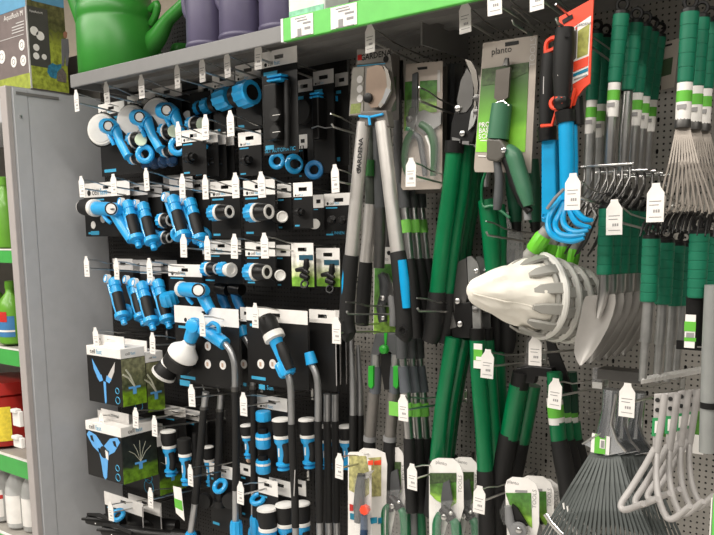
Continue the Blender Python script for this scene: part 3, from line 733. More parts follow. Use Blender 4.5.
# ---- straight blue spray nozzle (steep), used in rows 2 and 3
def nozzle_set(label, p0=(128, 203), p1=(138, 243), Yc=1.40, hx=(126, 184, 150, 246)):
    t, a, b, zh = card('nozzle_set', label, *hx, 1.46, hh=12, head=CARDG, logo=False, print_=False)
    A, B = P(*p0, Yc), P(*p1, Yc-.02); d = (B-A); L = d.length; d.normalize()
    part('blue_cap', MB().lathe(A, d, [(-.006, .011), (0, .0172), (L*.16, .0172), (L*.17, .0148), (L*.24, .0148), (L*.25, .017), (L*.34, .017)], 18), BLUE, t)
    part('black_grip', MB().lathe(A, d, [(L*.34, .0158), (L*.6, .0165), (L*.83, .0148)], 16), RUBBER, t)
    part('grip_strip', MB().tube([A+d*(L*.33)+Vector((-.013, -.009, 0)), A+d*(L*.6)+Vector((-.0142, -.010, 0)), A+d*(L*.85)+Vector((-.012, -.008, 0))], .005, 8), BLUE, t)
    part('flange', MB().lathe(A, d, [(L*.82, .015), (L*.84, .0225), (L*.93, .023), (L*.96, .015)], 20), BLUE, t)
    part('outlet', MB().lathe(A, d, [(L*.95, .011), (L*1.0, .012), (L*1.0, .009), (L*1.1, .009)], 14), BLUE, t)
    part('dial', MB().lathe(A+Vector((-.024, .0, .002)), (-.2, -.95, .2), [(0, .014), (.012, .013)], 16), WHITE, t)
    part('dial_ring', MB().torus(A+Vector((-.0262, -.011, .0042)), (-.2, -.95, .2), .0105, .0022, 16, 6), BLUE, t)
    part('trigger', MB().stube([A+Vector((-.028, .0, -.01)), A+d*(L*.4)+Vector((-.028, 0, 0)), A+d*(L*.6)+Vector((-.018, 0, 0))], .006, 8), BLUE, t)
    fb = A+d*(L*.95)+Vector((-.03, .03, .012))
    part('ring_nut', MB().torus(fb, (.5, -.8, .1), .019, .008, 18, 7), BLUE, t)
    return t
n0 = nozzle_set('steep blue and black spray nozzle right beside the black-nosed pistol, second row')
n0['group'] = 'steep blue spray nozzles'
for px, py, Y, lb in ((143, 205, 1.42, 'second steep blue and black nozzle of the second row, right of the first'),
    (173, 198, 1.40, 'third steep blue and black nozzle of the second row'), (190, 201, 1.42, 'fourth steep blue and black nozzle, rightmost of the second row'),
    (114, 280, 1.39, 'leftmost steep blue nozzle of the third row, hanging over bare grey panel'),
    (133, 281, 1.43, 'second steep blue nozzle of the third row, half behind the third'),
    (142, 284, 1.40, 'third steep blue nozzle of the third row, with a blue ring below'), (158, 282, 1.42, 'fourth steep blue nozzle of the third row, left of the long lance card')):
    dup(n0, P(px, py, Y)-P(128, 203, 1.40), lb)
# row 2 pistol with black nose
t, a, b, zh = card('pistol_set', 'blue spray pistol with black nose and white ring, left end of the second row', 83, 184, 132, 236, 1.44, hh=14)
A = P(83, 207, 1.40); B = P(118, 210, 1.38); d = (B-A).normalized(); L = (B-A).length
part('nose_rim', MB().lathe(A, d, [(-.004, .021), (.004, .023), (.006, .02)], 20), WHITE, t)
part('nose', MB().lathe(A, d, [(.004, .0235), (L*.12, .026), (L*.30, .024)], 20), RUBBER, t)
part('white_ring', MB().lathe(A, d, [(L*.30, .022), (L*.31, .026), (L*.39, .026), (L*.40, .021)], 20), WHITE, t)
part('barrel', MB().lathe(A, d, [(L*.38, .020), (L*.7, .021), (L*.95, .020), (L*1.02, .014)], 18), BLUE, t)
part('dial', MB().lathe(P(112, 209, 1.365), (.55, -.83, .05), [(0, .018), (.008, .018), (.0085, .015)], 20), WHITE, t)
part('dial_ring', MB().torus(P(112, 209, 1.365)+Vector((.0047, -.0071, .0004)), (.55, -.83, .05), .0165, .002, 20, 6), BLACK, t)
part('dial_mark', MB().box(P(112, 209, 1.357)+Vector((-.008, 0, -.0015)), P(112, 209, 1.357)+Vector((.010, .002, .0015))), BLACK, t, False)
part('handle', MB().tube([P(116, 214, 1.39), P(123, 226, 1.39), P(132, 240, 1.39)], [.019, .018, .016], 12), BLUE, t)
part('trigger', MB().stube([P(103, 214, 1.385), P(106, 219, 1.38), P(111, 223, 1.385)], .006, 8), BLUE, t)
for (px, py) in ((93.5, 225), (103, 219)): part('round_icon', MB().lathe(P(px, py, 1.4402), (0, -1, 0), [(0, .012), (.0012, .012)], 16), CARDW, t, False)
part('blue_tag_print', MB().box(P(91, 235, 1.4398), P(99, 231, 1.4402)), BPRINT, t, False)
# row 2 left: second hook card header (turned clear card) and connectors
t, a, b, zh = card('connector_set', 'grey-headed card tilted beside the third steep nozzle, with blue and white connectors', 163, 176, 184, 244, 1.49, hh=13, head=CARDG, logo=False)
fitting(t, 160, 221, 1.44, .022, .045); ringnut(t, 178, 234, 1.42, .022); fitting(t, 162, 237, 1.44, .019, .03, ax=(1, .1, -.1))
# row 2 right: connectors on cards
def conn_card(label, x1, y1, x2, y2, Y, fx, fy, r, L, hh, group=None, logo=True, ax=(1, .0, .02)):
    t, a, b, zh = card('connector_card', label, x1, y1, x2, y2, Y, hh=hh, group=group, logo=logo)
    fitting(t, fx, fy, Y-.035, r, L, ax); return t
conn_card('second-row connector card with the smaller blue nut, left of its pair', 210, 182, 241, 238, 1.40, 211, 213, .021, .068, 15)
conn_card('second-row connector card with the larger blue nut, right of its pair', 243, 181, 276, 236, 1.39, 248, 213, .023, .070, 15)
t, a, b, zh = card('connector_card', 'narrow card showing only a white round connector mouth, second row', 277, 184, 292, 230, 1.42, hh=14, logo=False)
part('mouth', MB().lathe(P(281, 217, 1.40), (.8, -.6, 0), [(0, .012), (.02, .014), (.022, .012), (.018, .008)], 16), WHITE, t)
part('collar', MB().lathe(P(278, 217, 1.405), (.8, -.6, 0), [(0, .018), (.018, .016)], 16), BLACK, t)
dark_card(293, 183, 313, 228, 1.38, 'black tap adapter card with white header, right of the white connector mouth', hh=14)
t, a, b, zh = card('connector_card', 'narrow card with round-holed header beside the last second-row card', 313, 195, 324, 230, 1.43, hh=13, logo=False)
part('mouth', MB().lathe(P(314, 224, 1.41), (.8, -.6, 0), [(0, .012), (.012, .012), (.014, .008)], 14), WHITE, t)
t, a, b, zh = card('fitting_card', 'wide black card with two small black joints, just left of the silver lopper handle', 324, 194, 354, 237, 1.44, hh=12)
for px in (331, 341): part('joint', MB().lathe(P(px, 222, 1.42), (.7, -.6, .3), [(0, .008), (.012, .011), (.02, .009), (.03, .006)], 12), BLACK, t)
text('card_lettering', 'L INNEN', .010, P(338, 233, 1.4385), BPRINT, t)

# ---- row 3 right
t, a, b, zh = card('connector_card', 'white-headed connector card with blue nut, third row beside the long white header', 202, 240, 242, 284, 1.42, hh=14)
fitting(t, 204, 269, 1.395, .019, .05, ax=(1, .0, .02))
part('second_nut', MB().ribbed(P(220, 269, 1.39), (1, 0, 0), .022, .019, 11), BLUE, t)
part('second_mouth', MB().lathe(P(231, 270, 1.39), (1, -.1, 0), [(-.02, .015), (0, .019), (.004, .018), (.004, .011), (0, .009)], 20), WHITE, t)
conn_card('connector card with large blue nut and white rings, third row beside the sprinkler-tip cards', 245, 242, 276, 286, 1.39, 247, 272, .022, .068, 14)
t, a, b, zh = card('connector_card', 'narrow card with white round mouth, third row left of the sprinkler-tip cards', 276, 245, 291, 288, 1.42, hh=11, logo=False)
part('mouth', MB().lathe(P(279, 275, 1.40), (.8, -.6, 0), [(0, .012), (.02, .014), (.022, .012), (.018, .008)], 16), WHITE, t)
part('collar', MB().lathe(P(276, 275, 1.405), (.8, -.6, 0), [(0, .018), (.018, .016)], 16), BLACK, t)
WGP = picmat('white_to_grass_print', (0.78, .75, .70), s2l(190, 205, 140), s2l(120, 170, 60), scale=6)
for i, (x1, x2, y1, Y, lb) in enumerate(((291, 314, 243, 1.39, 'left'), (316, 340, 248, 1.42, 'right'))):
    t, a, b, zh = card('sprinkler_tip_card', lb+' of two pale cards with black sprinkler tips above printed grass', x1, y1, x2, 287, Y, hh=11, body=WGP, logo=False, print_=False)
    part('blue_band', MB().box(P(x1+8, y1+17, Y-.0008), P(x2-1, y1+12, Y+.0001)), mat('teal_band_print', s2l(30, 80, 100), .5), t, False)
    cx = (x1+x2)/2+1
    part('tip_body', MB().tube([P(cx+3, y1+16, Y-.012), P(cx+3, y1+23, Y-.014), P(cx+1, y1+29, Y-.014)], [.006, .008, .006], 10), BLACK, t)
    part('tip_arm', MB().tube([P(cx-7, y1+27, Y-.014), P(cx, y1+26, Y-.016), P(cx+5, y1+30, Y-.014)], [.005, .007, .005], 10), BLACK, t)
    part('tip_base', MB().tube([P(cx-2, y1+32, Y-.014), P(cx+5, y1+35, Y-.014)], [.008, .006], 10), BLACK, t)
    part('tip_ring', MB().torus(P(cx+1, y1+41, Y-.01), (.2, -.9, .3), .009, .003, 14, 6), BLACK, t)
# row 3 middle: long white header with pistol below
t, a, b, zh = card('pistol_set', 'blue pistol facing left under a long white header, above the shower lance card', 168, 264, 203, 306, 1.41, hh=12)
A = P(181, 289, 1.37); B = P(206, 291, 1.36); d = (B-A).normalized(); L = (B-A).length
part('white_nose', MB().lathe(A, d, [(-.006, .018), (0, .0215), (L*.08, .0215), (L*.1, .018)], 18), WHITE, t)
part('barrel', MB().lathe(A, d, [(L*.08, .019), (L*.5, .020), (L*.9, .019), (L*1.0, .013)], 18), BLUE, t)
part('dial', MB().lathe(P(199, 290, 1.345), (.55, -.83, .05), [(0, .017), (.008, .017), (.0085, .014)], 20), WHITE, t)
part('dial_ring', MB().torus(P(199, 290, 1.345)+Vector((.0047, -.0071, .0004)), (.55, -.83, .05), .0155, .002, 20, 6), BLACK, t)
part('handle', MB().tube([P(202, 294, 1.37), P(206, 302, 1.37), P(211, 311, 1.37)], [.017, .017, .015], 12), BLUE, t)
part('trigger', MB().stube([P(186, 295, 1.37), P(189, 300, 1.365), P(193, 304, 1.37)], .005, 8), BLUE, t)
part('side_nut', MB().ribbed(P(171, 305, 1.40), (0, -.3, 1), .035, .026, 12), BLUE, t)
for i, px in enumerate((222, 236)):
    t = thing('spray_pistol', ('left', 'right')[i]+' of two dim blue pistols hanging in the dark gap below the third-row connectors', 'spray pistol', P(px, 288, 1.47), 'dim pistols in the gap')
    part('barrel', MB().tube([P(px-4, 288, 1.45), P(px+6, 290, 1.45)], [.017, .016], 14), BLACK, t)
    part('handle', MB().tube([P(px, 292, 1.46), P(px+1, 300, 1.46), P(px+5, 309, 1.46)], [.016, .014, .013], 12), mat('shaded_blue_plastic', (0, 0, 0)), t)  # handle blue darkened to carry the shade of the gap
    part('loop_hanger', MB().tube([P(px, 286, 1.46), P(px, 279, 1.46)], .002, 6), WIRE, t)

# ---- row 4 left: sprinkler boxes
def sprinkler_box(label, x0, x1, y0, y1, ys, Y, Yb, X=None, big=False, pic=LAWN, drop=0):
    """front face pixels x0..x1 at depth Y; side reaches back to Yb"""
    a = P(x0, y0, Y); b = P(x1, y1, Y); xr = X if X is not None else P(x1, y0, Y).x; xl = a.x; z1 = a.z; z0 = b.z
    t = thing('sprinkler_box', label, 'box', ((xl+xr)/2, Y, z1)); hb = (z1-z0)*.17
    part('carton', MB().box((xl, Y, z0), (xr, Yb, z1-hb)), CARDK, t, False, bevel=.0015)
    part('white_band', MB().box((xl, Y, z1-hb), (xr, Yb, z1)), CARDW, t, False, bevel=.0015)
    ym = Y+(Yb-Y)*.35; xm = (xl+xr)/2; zt = z1+.03
    mb = MB().box((xl+.02, ym, z1), (xm-.02, ym+.0015, zt)).box((xm+.02, ym, z1), (xr-.02, ym+.0015, zt)).box((xm-.02, ym, z1), (xm+.02, ym+.0015, z1+.011)).box((xm-.02, ym, z1+.019), (xm+.02, ym+.0015, zt))
    part('hang_tab', mb, CARDW, t, False)
    part('side_picture', MB().box((xr, Y+.001, z0+.001), (xr+.0008, Yb-.001, z1-hb-.001)), pic, t, False)
    s = (xr-xl)*.12
    text('logo_black', 'cell', s, (xl+s*1.6, Y-.0008, z1-hb*.55), INK, t); text('logo_blue', 'fast', s, (xl+s*3.2, Y-.0008, z1-hb*.55), BPRINT, t)
    yy = Y+(Yb-Y)*.35
    s2 = (Yb-Y)*.14; text('side_logo_black', 'cell', s2, (xr+.0012, Y+s2*2.0, z1-hb*.55), INK, t, face='right'); text('side_logo_blue', 'fast', s2, (xr+.0012, Y+s2*3.6, z1-hb*.55), BPRINT, t, face='right')
    # printed sprinkler on the front
    LB = mat('light_blue_print', s2l(95, 165, 225), .45)
    w = xr-xl; zc = z0+(z1-hb-z0)*.55; H_ = (z1-hb-z0)
    def fp(pts): return [(xl+w*u, z0+H_*v) for u, v in pts]
    if big:
        part('print_arm', MB().prism(fp([(.03, .90), (.10, .99), (.30, .93), (.52, .70), (.50, .52), (.40, .54), (.20, .66)]), Y-.0008, .0007), LB, t, False)
        part('print_arm', MB().prism(fp([(.97, .90), (.90, .99), (.70, .93), (.48, .70), (.50, .52), (.60, .54), (.80, .66)]), Y-.0008, .0007), LB, t, False)
        part('print_leg', MB().prism(fp([(.34, .66), (.66, .66), (.60, .42), (.55, .06), (.5, .0), (.45, .06), (.40, .42)]), Y-.0008, .0007), LB, t, False)
        part('print_hub', MB().lathe((xl+w*.5, Y, z0+H_*.6), (0, -1, 0), [(0, w*.105), (.0012, w*.105)], 18), INK, t, False)
        part('print_spike', MB().prism(fp([(.55, .66), (.63, .62), (.62, .45), (.56, .48)]), Y-.0016, .0008), CARDW, t, False)
        for k, (u, v) in enumerate(((.18, .85), (.82, .85))): part('print_slot', MB().prism(fp([(u-.05, v+.04), (u+.02, v+.06), (u+.06, v-.08), (u-.02, v-.05)]), Y-.0013, .0005), CARDK, t, False)
    else:
        for sgn in (-1, 1):
            part('print_arm', MB().prism(fp([(.5+sgn*.06, .55), (.5+sgn*.14, .66), (.5+sgn*.34, .93), (.5+sgn*.30, .72), (.5+sgn*.18, .5)]), Y-.0008, .0007), CARDG if sgn > 0 else LB, t, False)
            part('print_body', MB().prism(fp([(.5+sgn*.08, .62), (.5+sgn*.22, .56), (.5+sgn*.14, .46), (.5+sgn*.04, .5)]), Y-.0009, .0007), LB, t, False)
        part('print_spike', MB().prism(fp([(.47, .48), (.54, .48), (.53, .05), (.5, .0), (.48, .05)]), Y-.0008, .0007), LB, t, False)
    part('print_icon', MB().torus((xl+w*.86, Y-.0004, z0+H_*.33), (0, -1, 0), w*.05, .0012, 14, 4), BPRINT, t, False)
    part('print_icon', MB().torus((xl+w*.86, Y-.0004, z0+H_*.13), (0, -1, 0), w*.06, .0012, 14, 4), BPRINT, t, False)
    # sprinkler on the side picture
    sb = MB(); yc = Y+(Yb-Y)*.5; zz = z0+H_*.36
    sb.box((xr+.0008, yc-.006, zz-H_*.12), (xr+.0014, yc+.006, zz+.0)).box((xr+.0008, yc-.02, zz), (xr+.0014, yc+.02, zz+.006))
    part('side_sprinkler_print', sb, LB, t, False)
    # water jets
    jb = MB()
    for k in range(5 if big else 2):
        ang = (-.9+.45*k) if big else (-.6, -.9)[k]
        q0 = Vector((xr+.0011, yc, zz+.006)); q1 = q0+Vector((0, math.sin(ang)*H_*.35, math.cos(ang)*H_*.45))
        jb.tube([q0, q0*.5+q1*.5+Vector((0, 0, H_*.05)), q1], .0008 if big else .003, 5)
    part('side_water_print', jb, mat('water_print', s2l(190, 190, 170), .5), t, False)
    return t
yA, yB2 = PX(120, 360, P(120, 352, 1.27).x).y, None
X1 = P(120, 350, 1.28).x
sprinkler_box('front upper sprinkler box, black with blue sprinkler print and lawn side', 86, 120, 345, 407, 0, 1.28, PX(144.5, 350, X1).y, X=X1)
sprinkler_box('second upper sprinkler box behind the front one, only its lawn picture side showing', 86, 120, 345, 407, 0, PX(145.3, 350, X1).y, PX(163, 350, X1).y, X=X1-.002)
X2 = P(120, 420, 1.28).x
sprinkler_box('front lower sprinkler box, black with a large blue three-armed sprinkler print', 85, 120, 420, 484, 0, 1.28, PX(156, 425, X2).y, X=X2, big=True, pic=LAWN2)
sprinkler_box('second lower sprinkler box, its dark lawn side half hidden by blue nozzles', 85, 120, 420, 484, 0, PX(157, 425, X2).y, PX(184, 425, X2).y, X=X2-.002, big=True, pic=LAWN2)

# ---- lances on long cards
def lance_rod(t, pts_metal, pts_black, Y, rm=.0085, rb=.0095, end=None):
    part('metal_tube', MB().stube([P(*p, Y) for p in pts_metal], rm, 12), LTUBE, t)
    if pts_black: part('black_sleeve', MB().tube([P(*p, Y) for p in pts_black], rb, 12), RUBBER, t)
    if end: part('lower_tube', MB().tube([P(*p, Y) for p in end[0]], rm, 12), LTUBE, t); part('blue_end', MB().ribbed(P(*end[1], Y), (0, 0, -1), .10, .0165, 10), BLUE, t)
def icons(t, pts, Y, r=.012):
    for px, py in pts:
        o = part('round_icon', MB().lathe(P(px, py, Y), (0, -1, 0), [(0, r), (.001, r)], 18), CARDW, t, False)
        part('icon_mark', MB().box(P(px, py, Y)+Vector((-r*.35, -.0016, -r*.5)), P(px, py, Y)+Vector((r*.2, -.0009, r*.4))), mat('tan_print', s2l(190, 160, 140), .5), o, False)
YC = 1.365
t, a, b, zh = card('watering_lance', 'long lance card with a white shower head on a bent silver tube', 174, 305, 241, 391, YC, hh=17, big=True)
YW = 1.335
part('shower_head', MB().lathe(P(189, 344, YW), Vector(P(176, 366, YW-.01)-P(189, 344, YW)).normalized(), [(-.005, .016), (.008, .022), (.022, .036), (.028, .041), (.040, .042), (.044, .038)], 24), WHITE, t)
A = P(189, 344, YW); d = (P(176, 366, YW-.01)-A).normalized()
part('head_skirt', MB().lathe(A+d*.044, d, [(0, .036), (.004, .040), (.030, .040), (.034, .037)], 24), RUBBER, t)
part('blue_joint', MB().lathe(P(196, 324, YW), (P(188, 345, YW)-P(196, 324, YW)), [(-.012, .012), (-.008, .019), (.03, .019), (.052, .017)], 18), BLUE, t)
part('joint_cap', MB().lathe(P(196, 326, YW), (.3, -.9, .1), [(0, .019), (.022, .0185), (.024, .014)], 18), BLUE, t)
part('thumb_valve', MB().tube([P(201, 329, YW), P(213, 335, YW), P(225, 344, YW)], [.014, .019, .017], 14), BLUE, t)
part('valve_lever', MB().stube([P(207, 328, YW-.01), P(212, 323, YW-.012), P(218, 326, YW-.01), P(219, 333, YW-.01)], .0055, 8), BLUE, t)
lance_rod(t, [(224, 343), (230, 350), (234, 362), (235, 375), (235, 391)], [(235, 391), (236, 420), (236, 470), (235.5, 490)], YW, end=([(235.5, 489), (235.5, 524)], (236, 521)))
part('tube_collar', MB().lathe(P(235, 389, YW), (0, 0, 1), [(-.006, .0105), (.006, .0105)], 14), DSTEEL, t)
icons(t, ((208, 346), (208, 364), (223, 365)), YC-.0006)
part('blue_tag_print', MB().box(P(180, 385, YC-.0006), P(190, 381, YC)), BPRINT, t, False)
# spare head lower left, belonging to a set behind
t = thing('hand_shower', 'black and blue hand shower with white rim, tucked left under the white shower head', 'spray head', P(170, 372, 1.40))
A = P(174, 358, 1.40); d = (P(161, 378, 1.385)-A).normalized()
part('blue_collar', MB().lathe(A, d, [(-.02, .014), (0, .018), (.014, .018)], 18), BLUE, t)
part('white_ring', MB().lathe(A, d, [(.012, .020), (.014, .026), (.026, .027), (.028, .022)], 20), WHITE, t)
part('black_bell', MB().lathe(A, d, [(.026, .022), (.034, .029), (.056, .034)], 20), RUBBER, t)
part('white_rim', MB().lathe(A, d, [(.055, .034), (.057, .0365), (.063, .0365), (.064, .033)], 22), WHITE, t)
part('hanger_tab', MB().tube([P(180, 350, 1.41), P(182, 340, 1.42)], .003, 6), RUBBER, t)
# card 2..4 behind
t, a, b, zh = card('watering_lance', 'lance card right of the white shower lance, showing a bent tube and round icons', 240, 307, 256, 392, 1.43, hh=14, logo=False)
lance_rod(t, [(241, 333), (247, 341), (252, 352), (253, 366), (253, 386)], [(253, 386), (254, 420), (254, 470), (254, 492)], 1.40, end=([(254, 491), (254, 530)], (254, 528)))
part('blue_valve', MB().tube([P(241, 327, 1.40), P(244, 336, 1.40)], [.014, .015], 12), BLUE, t)
part('tube_collar', MB().lathe(P(253, 387, 1.40), (0, 0, 1), [(-.005, .0105), (.005, .0105)], 14), DSTEEL, t)
icons(t, ((244, 364),), 1.4294)
t, a, b, zh = card('watering_lance', 'long lance card with an upright black-headed blue pistol on a silver tube', 246, 307, 309, 391, YC+.008, hh=13, big=True)
A = P(267, 321, 1.34); d = (P(290, 371, 1.335)-A).normalized(); L = (P(290, 371, 1.335)-A).length
part('black_head', MB().lathe(A, d, [(-.012, .018), (0, .024), (.03, .023), (.036, .019)], 20), RUBBER, t)
part('white_ring', MB().lathe(A, d, [(.032, .020), (.034, .0255), (.050, .0265), (.053, .02)], 20), WHITE, t)
part('blue_body', MB().tube([A+d*.05, A+d*.08+Vector((-.006, 0, 0)), A+d*.115+Vector((-.008, 0, 0)), A+d*.14], [.018, .013, .012, .015], 14), BLUE, t)
part('black_grip', MB().stube([A+d*.066+Vector((.012, -.004, .004)), A+d*.09+Vector((.011, -.005, .004)), A+d*.132+Vector((.006, -.004, 0))], [.012, .014, .012], 12), RUBBER, t)
part('blue_nut', MB().ribbed(P(282, 362, 1.335), d, .036, .021, 10), BLUE, t)
lance_rod(t, [(287, 372), (290, 382), (291, 396), (291.5, 424)], [(291.5, 424), (293, 460), (295, 500), (295.5, 527)], 1.335, end=([(295.5, 526), (296, 560)], (296, 560)))
icons(t, ((261, 364), (273, 364)), YC+.0074)
part('blue_tag_print', MB().box(P(259, 389, YC+.0072), P(265, 385, YC+.008)), BPRINT, t, False)
text('card_lettering', 'Sun', .016, P(270, 388, YC+.0072), BPRINT, t)
part('embossed_line', MB().tube([P(294, 496, 1.3255), P(295, 470, 1.3255)], .0012, 5), CARDG, t)
for i, (x1, x2, Y, rod, lb, y0) in enumerate((
    (309, 337, 1.41, [(311, 363), (316, 374), (318, 390), (318, 421)], 'lance card with a half hidden bent tube, right of the black-headed pistol lance', 309),
    (334, 341, 1.44, [(327, 394), (327, 423)], 'narrow lance card edge with a straight silver tube, second right of the pistol lance', 310),
    (341, 347, 1.47, [(335, 394), (335, 423)], 'last lance card edge before the big silver loppers, with a straight tube', 311))):
    t, a, b, zh = card('watering_lance', lb, x1, y0, x2, 392, Y, hh=13, logo=False, slot=(i == 0), print_=False)
    xe = rod[-1][0]
    lance_rod(t, rod, [(xe, 421), (xe+1, 460), (xe+1.5, 522)], Y-.03, end=([(xe+1.5, 521), (xe+2, 560)], (xe+2, 558)))
    if i == 0: part('blue_valve', MB().tube([P(309, 352, 1.38), P(312, 364, 1.38)], [.012, .015], 12), BLUE, t)
    part('side_sheet', MB().box((b.x-.0015, Y-.0008, b.z-.18), (b.x, Y+.0018, b.z-.02)), CARDG, t, False)
for i, (xe, y0, Y, lb) in enumerate(((350, 340, 1.44, 'slim silver and black rod directly left of the black lopper grip'), (357, 345, 1.46, 'slim silver and black rod hidden under the black lopper grip'))):
    t = thing('extension_rod', lb, 'rod', P(xe, y0, Y), 'slim extension rods')
    part('metal_tube', MB().stube([P(xe+1, y0, Y), P(xe+3, y0+45, Y), P(xe+3, 416, Y)], [.004, .0085, .0085], 10), LTUBE, t)
    part('black_sleeve', MB().tube([P(xe+3, 415, Y), P(xe+3, 480, Y), P(xe+3, 545, Y)], .0095, 10), RUBBER, t)
# slanted rods under the shower lance card
for i, (pm, pb_, pe, lb) in enumerate(((((206, 392), (204, 408)), ((204, 408), (200, 455), (195, 503)), ((195, 503), (191, 530), (190, 545)), 'slanted silver and black lance rod left of the white shower lance'),
    (((221, 394), (220, 410)), ((220, 410), (219, 450), (217, 480)), None, 'short dark rod behind the slanted rod under the shower lance card'))):
    Y = 1.37+.04*i
    t = thing('watering_lance', lb, 'lance', P(*pm[0], Y))
    part('metal_tube', MB().stube([P(*p, Y) for p in pm], .0095, 12), LTUBE, t)
    part('black_sleeve', MB().tube([P(*p, Y) for p in pb_], .0105, 12), RUBBER, t)
    part('collar', MB().lathe(P(*pm[1], Y), (0, 0, 1), [(-.004, .0115), (.004, .0115)], 12), DSTEEL, t)
    part('wire_clip', MB().tube([P(pm[0][0]-2, pm[0][1]-2, Y), P(pm[0][0]-4, pm[0][1]-9, Y), P(pm[0][0]+1, pm[0][1]-10, Y)], .0018, 6), WIRE, t)
    if pe: part('lower_tube', MB().tube([P(*p, Y) for p in pe], .0095, 12), LTUBE, t); part('blue_end', MB().ribbed(P(191, 532, Y), (-.1, 0, -1), .06, .016, 10), BLUE, t)

# ---- bottom: upright nozzles, adapters
def upright_nozzle(label, px, py, Y, s=1.0, cap=WHITE, hdr=None, ph=45):
    """black-headed blue nozzle standing head up: py is the top of the cap"""
    A = P(px, py, Y); B = P(px+3, py+ph, Y); L = (A-B).length; d = (B-A).normalized()
    t = thing('spray_nozzle', label, 'spray nozzle', A+Vector((0, .015, .0)), 'upright blue nozzles')
    r = .0235*s
    part('pale_cap', MB().lathe(A, d, [(0, r*.80), (.002, r*.98), (.006*s, r*1.02), (.0065*s, r)], 22), cap, t)
    part('black_head', MB().lathe(A, d, [(.006*s, r), (L*.2, r), (L*.33, r*.84)], 20), RUBBER, t)
    part('white_ring', MB().lathe(A, d, [(L*.32, r*.8), (L*.33, r*.93), (L*.38, r*.93), (L*.39, r*.8)], 20), WHITE, t)
    part('blue_body', MB().lathe(A, d, [(L*.38, r*.85), (L*.46, r*.86), (L*.52, r*.62), (L*.8, r*.58), (L*.86, r*.62)], 18), BLUE, t)
    part('black_grip', MB().stube([A+d*(L*.46)+Vector((r*.55, -.004, 0)), A+d*(L*.65)+Vector((r*.75, -.003, 0)), A+d*(L*.82)+Vector((r*.5, -.003, 0))], r*.42, 10), RUBBER, t)
    part('thread', MB().lathe(A, d, [(L*.84, r*.62), (L*.86, r*.82), (L*.90, r*.82), (L*.91, r*.55), (L*.95, r*.55), (L*.955, r*.7), (L*.99, r*.7), (L, r*.45)], 18), BLUE, t)
    part('slot_mark', MB().box(A+d*(L*.56)+Vector((-.0014, -r*.66, 0)), A+d*(L*.72)+Vector((.0014, -r*.6, 0))), CARDW, t, False)
    return t
upright_nozzle('left upright blue nozzle in front of the lower sprinkler box', 168, 430, 1.40, .95, ph=46)
upright_nozzle('upright blue nozzle directly left of the slanted black rod', 184, 438, 1.38, .85, cap=RUBBER, ph=47)
upright_nozzle('cream-capped black and blue nozzle with white slot mark, right of the three blue adapters', 281, 418, 1.39, 1.0, ph=52)
upright_nozzle('dimmer cream-capped nozzle behind the pistol lance rod', 307, 418, 1.43, .95, ph=50)
upright_nozzle('large cream-capped nozzle at the bottom, left of the pair under tilted white headers', 267, 507, 1.36, 1.12, ph=60)
upright_nozzle('cream-capped nozzle at the bottom, right of the pair under tilted white headers', 285, 503, 1.39, 1.08, ph=60)
upright_nozzle('cream-capped nozzle at the bottom right behind the pistol lance rod', 301, 502, 1.42, 1.0, ph=60)
upright_nozzle('thin blue nozzle between the two lance rods, left of the three blue adapters', 247, 424, 1.43, .8, ph=34)
upright_nozzle('dim blue nozzle far back right of the slanted rods', 208, 446, 1.47, .7, ph=40)
upright_nozzle('dim blue nozzle far back among the straight rods on the right', 346, 425, 1.48, .9, ph=44)
upright_nozzle('dim blue nozzle far back between straight rods', 325, 425, 1.48, .8, ph=44)
t, a, b, zh = card('adapter_set', 'card with three blue hose adapters one above another between the lance rods', 257, 394, 289, 478, 1.42, hh=13)
for k, (yy, L, r) in enumerate(((421, .026, .020), (448, .040, .020), (473, .036, .0195))):
    c = P(263.5, yy, 1.39)
    part('adapter', MB().ribbed(c, (0, 0, 1), L, r, 11, .06), BLUE, t)
    if k: part('seal_ring', MB().lathe(c+Vector((0, 0, L*.62)), (0, 0, 1), [(0, r*1.0), (.004, r*1.01), (.006, r)], 18), WHITE, t); part('adapter_neck', MB().lathe(c+Vector((0, 0, L)), (0, 0, 1), [(0, r*.7), (.012, r*.65), (.013, r*.5)], 14), BLACK, t)
for i, (x1, y1, x2, y2, Y, lb) in enumerate(((258, 477, 279, 540, 1.385, 'front'), (269, 477, 292, 540, 1.42, 'middle'), (292, 478, 307, 540, 1.45, 'rearmost'))):
    card('nozzle_card', lb+' black card with tilted white header behind the cream-capped bottom nozzles', x1, y1, x2, y2, Y, hh=15, logo=False, group='nozzle cards at the bottom', print_=(i == 0))
t = thing('blue_hose_ring', 'blue ring on a dark nozzle left of the cream-capped bottom nozzles', 'hose ring', P(258, 499, 1.38))
part('ring', MB().torus(P(258, 499, 1.38), (.1, -.5, .86), .016, .007, 22, 8), BLUE, t)
part('body', MB().ribbed(P(257, 534, 1.385), (0, 0, 1), .05, .018, 10), BLUE, t)
part('neck', MB().lathe(P(257.5, 518, 1.385), (0, 0, 1), [(0, .014), (.05, .012)], 14), RUBBER, t)
t, a, b, zh = card('fitting_card', 'black card with bright blue ring hanging low between the slanted and the straight rod', 209, 462, 239, 535, 1.43, hh=12)
part('ring', MB().torus(P(220, 486, 1.40), (.1, -.75, .65), .017, .007, 22, 8), BLUE, t)
part('body', MB().lathe(P(220, 489, 1.41), (0, 0, -1), [(0, .013), (.03, .013), (.032, .02), (.05, .02)], 16), BLACK, t)
for px in (206, 231): part('dark_dial', MB().lathe(P(px, 500, 1.41), (.3, -.9, 0), [(0, .022), (.014, .021)], 18), RUBBER, t)
t, a, b, zh = card('fitting_card', 'small white-headed card showing right of the straight lance rod, low down', 240, 463, 253, 520, 1.46, hh=11, logo=False)
part('pale_knob', MB().ball(P(249, 460, 1.44), .008), mat('tan_print', (0, 0, 0)), t)
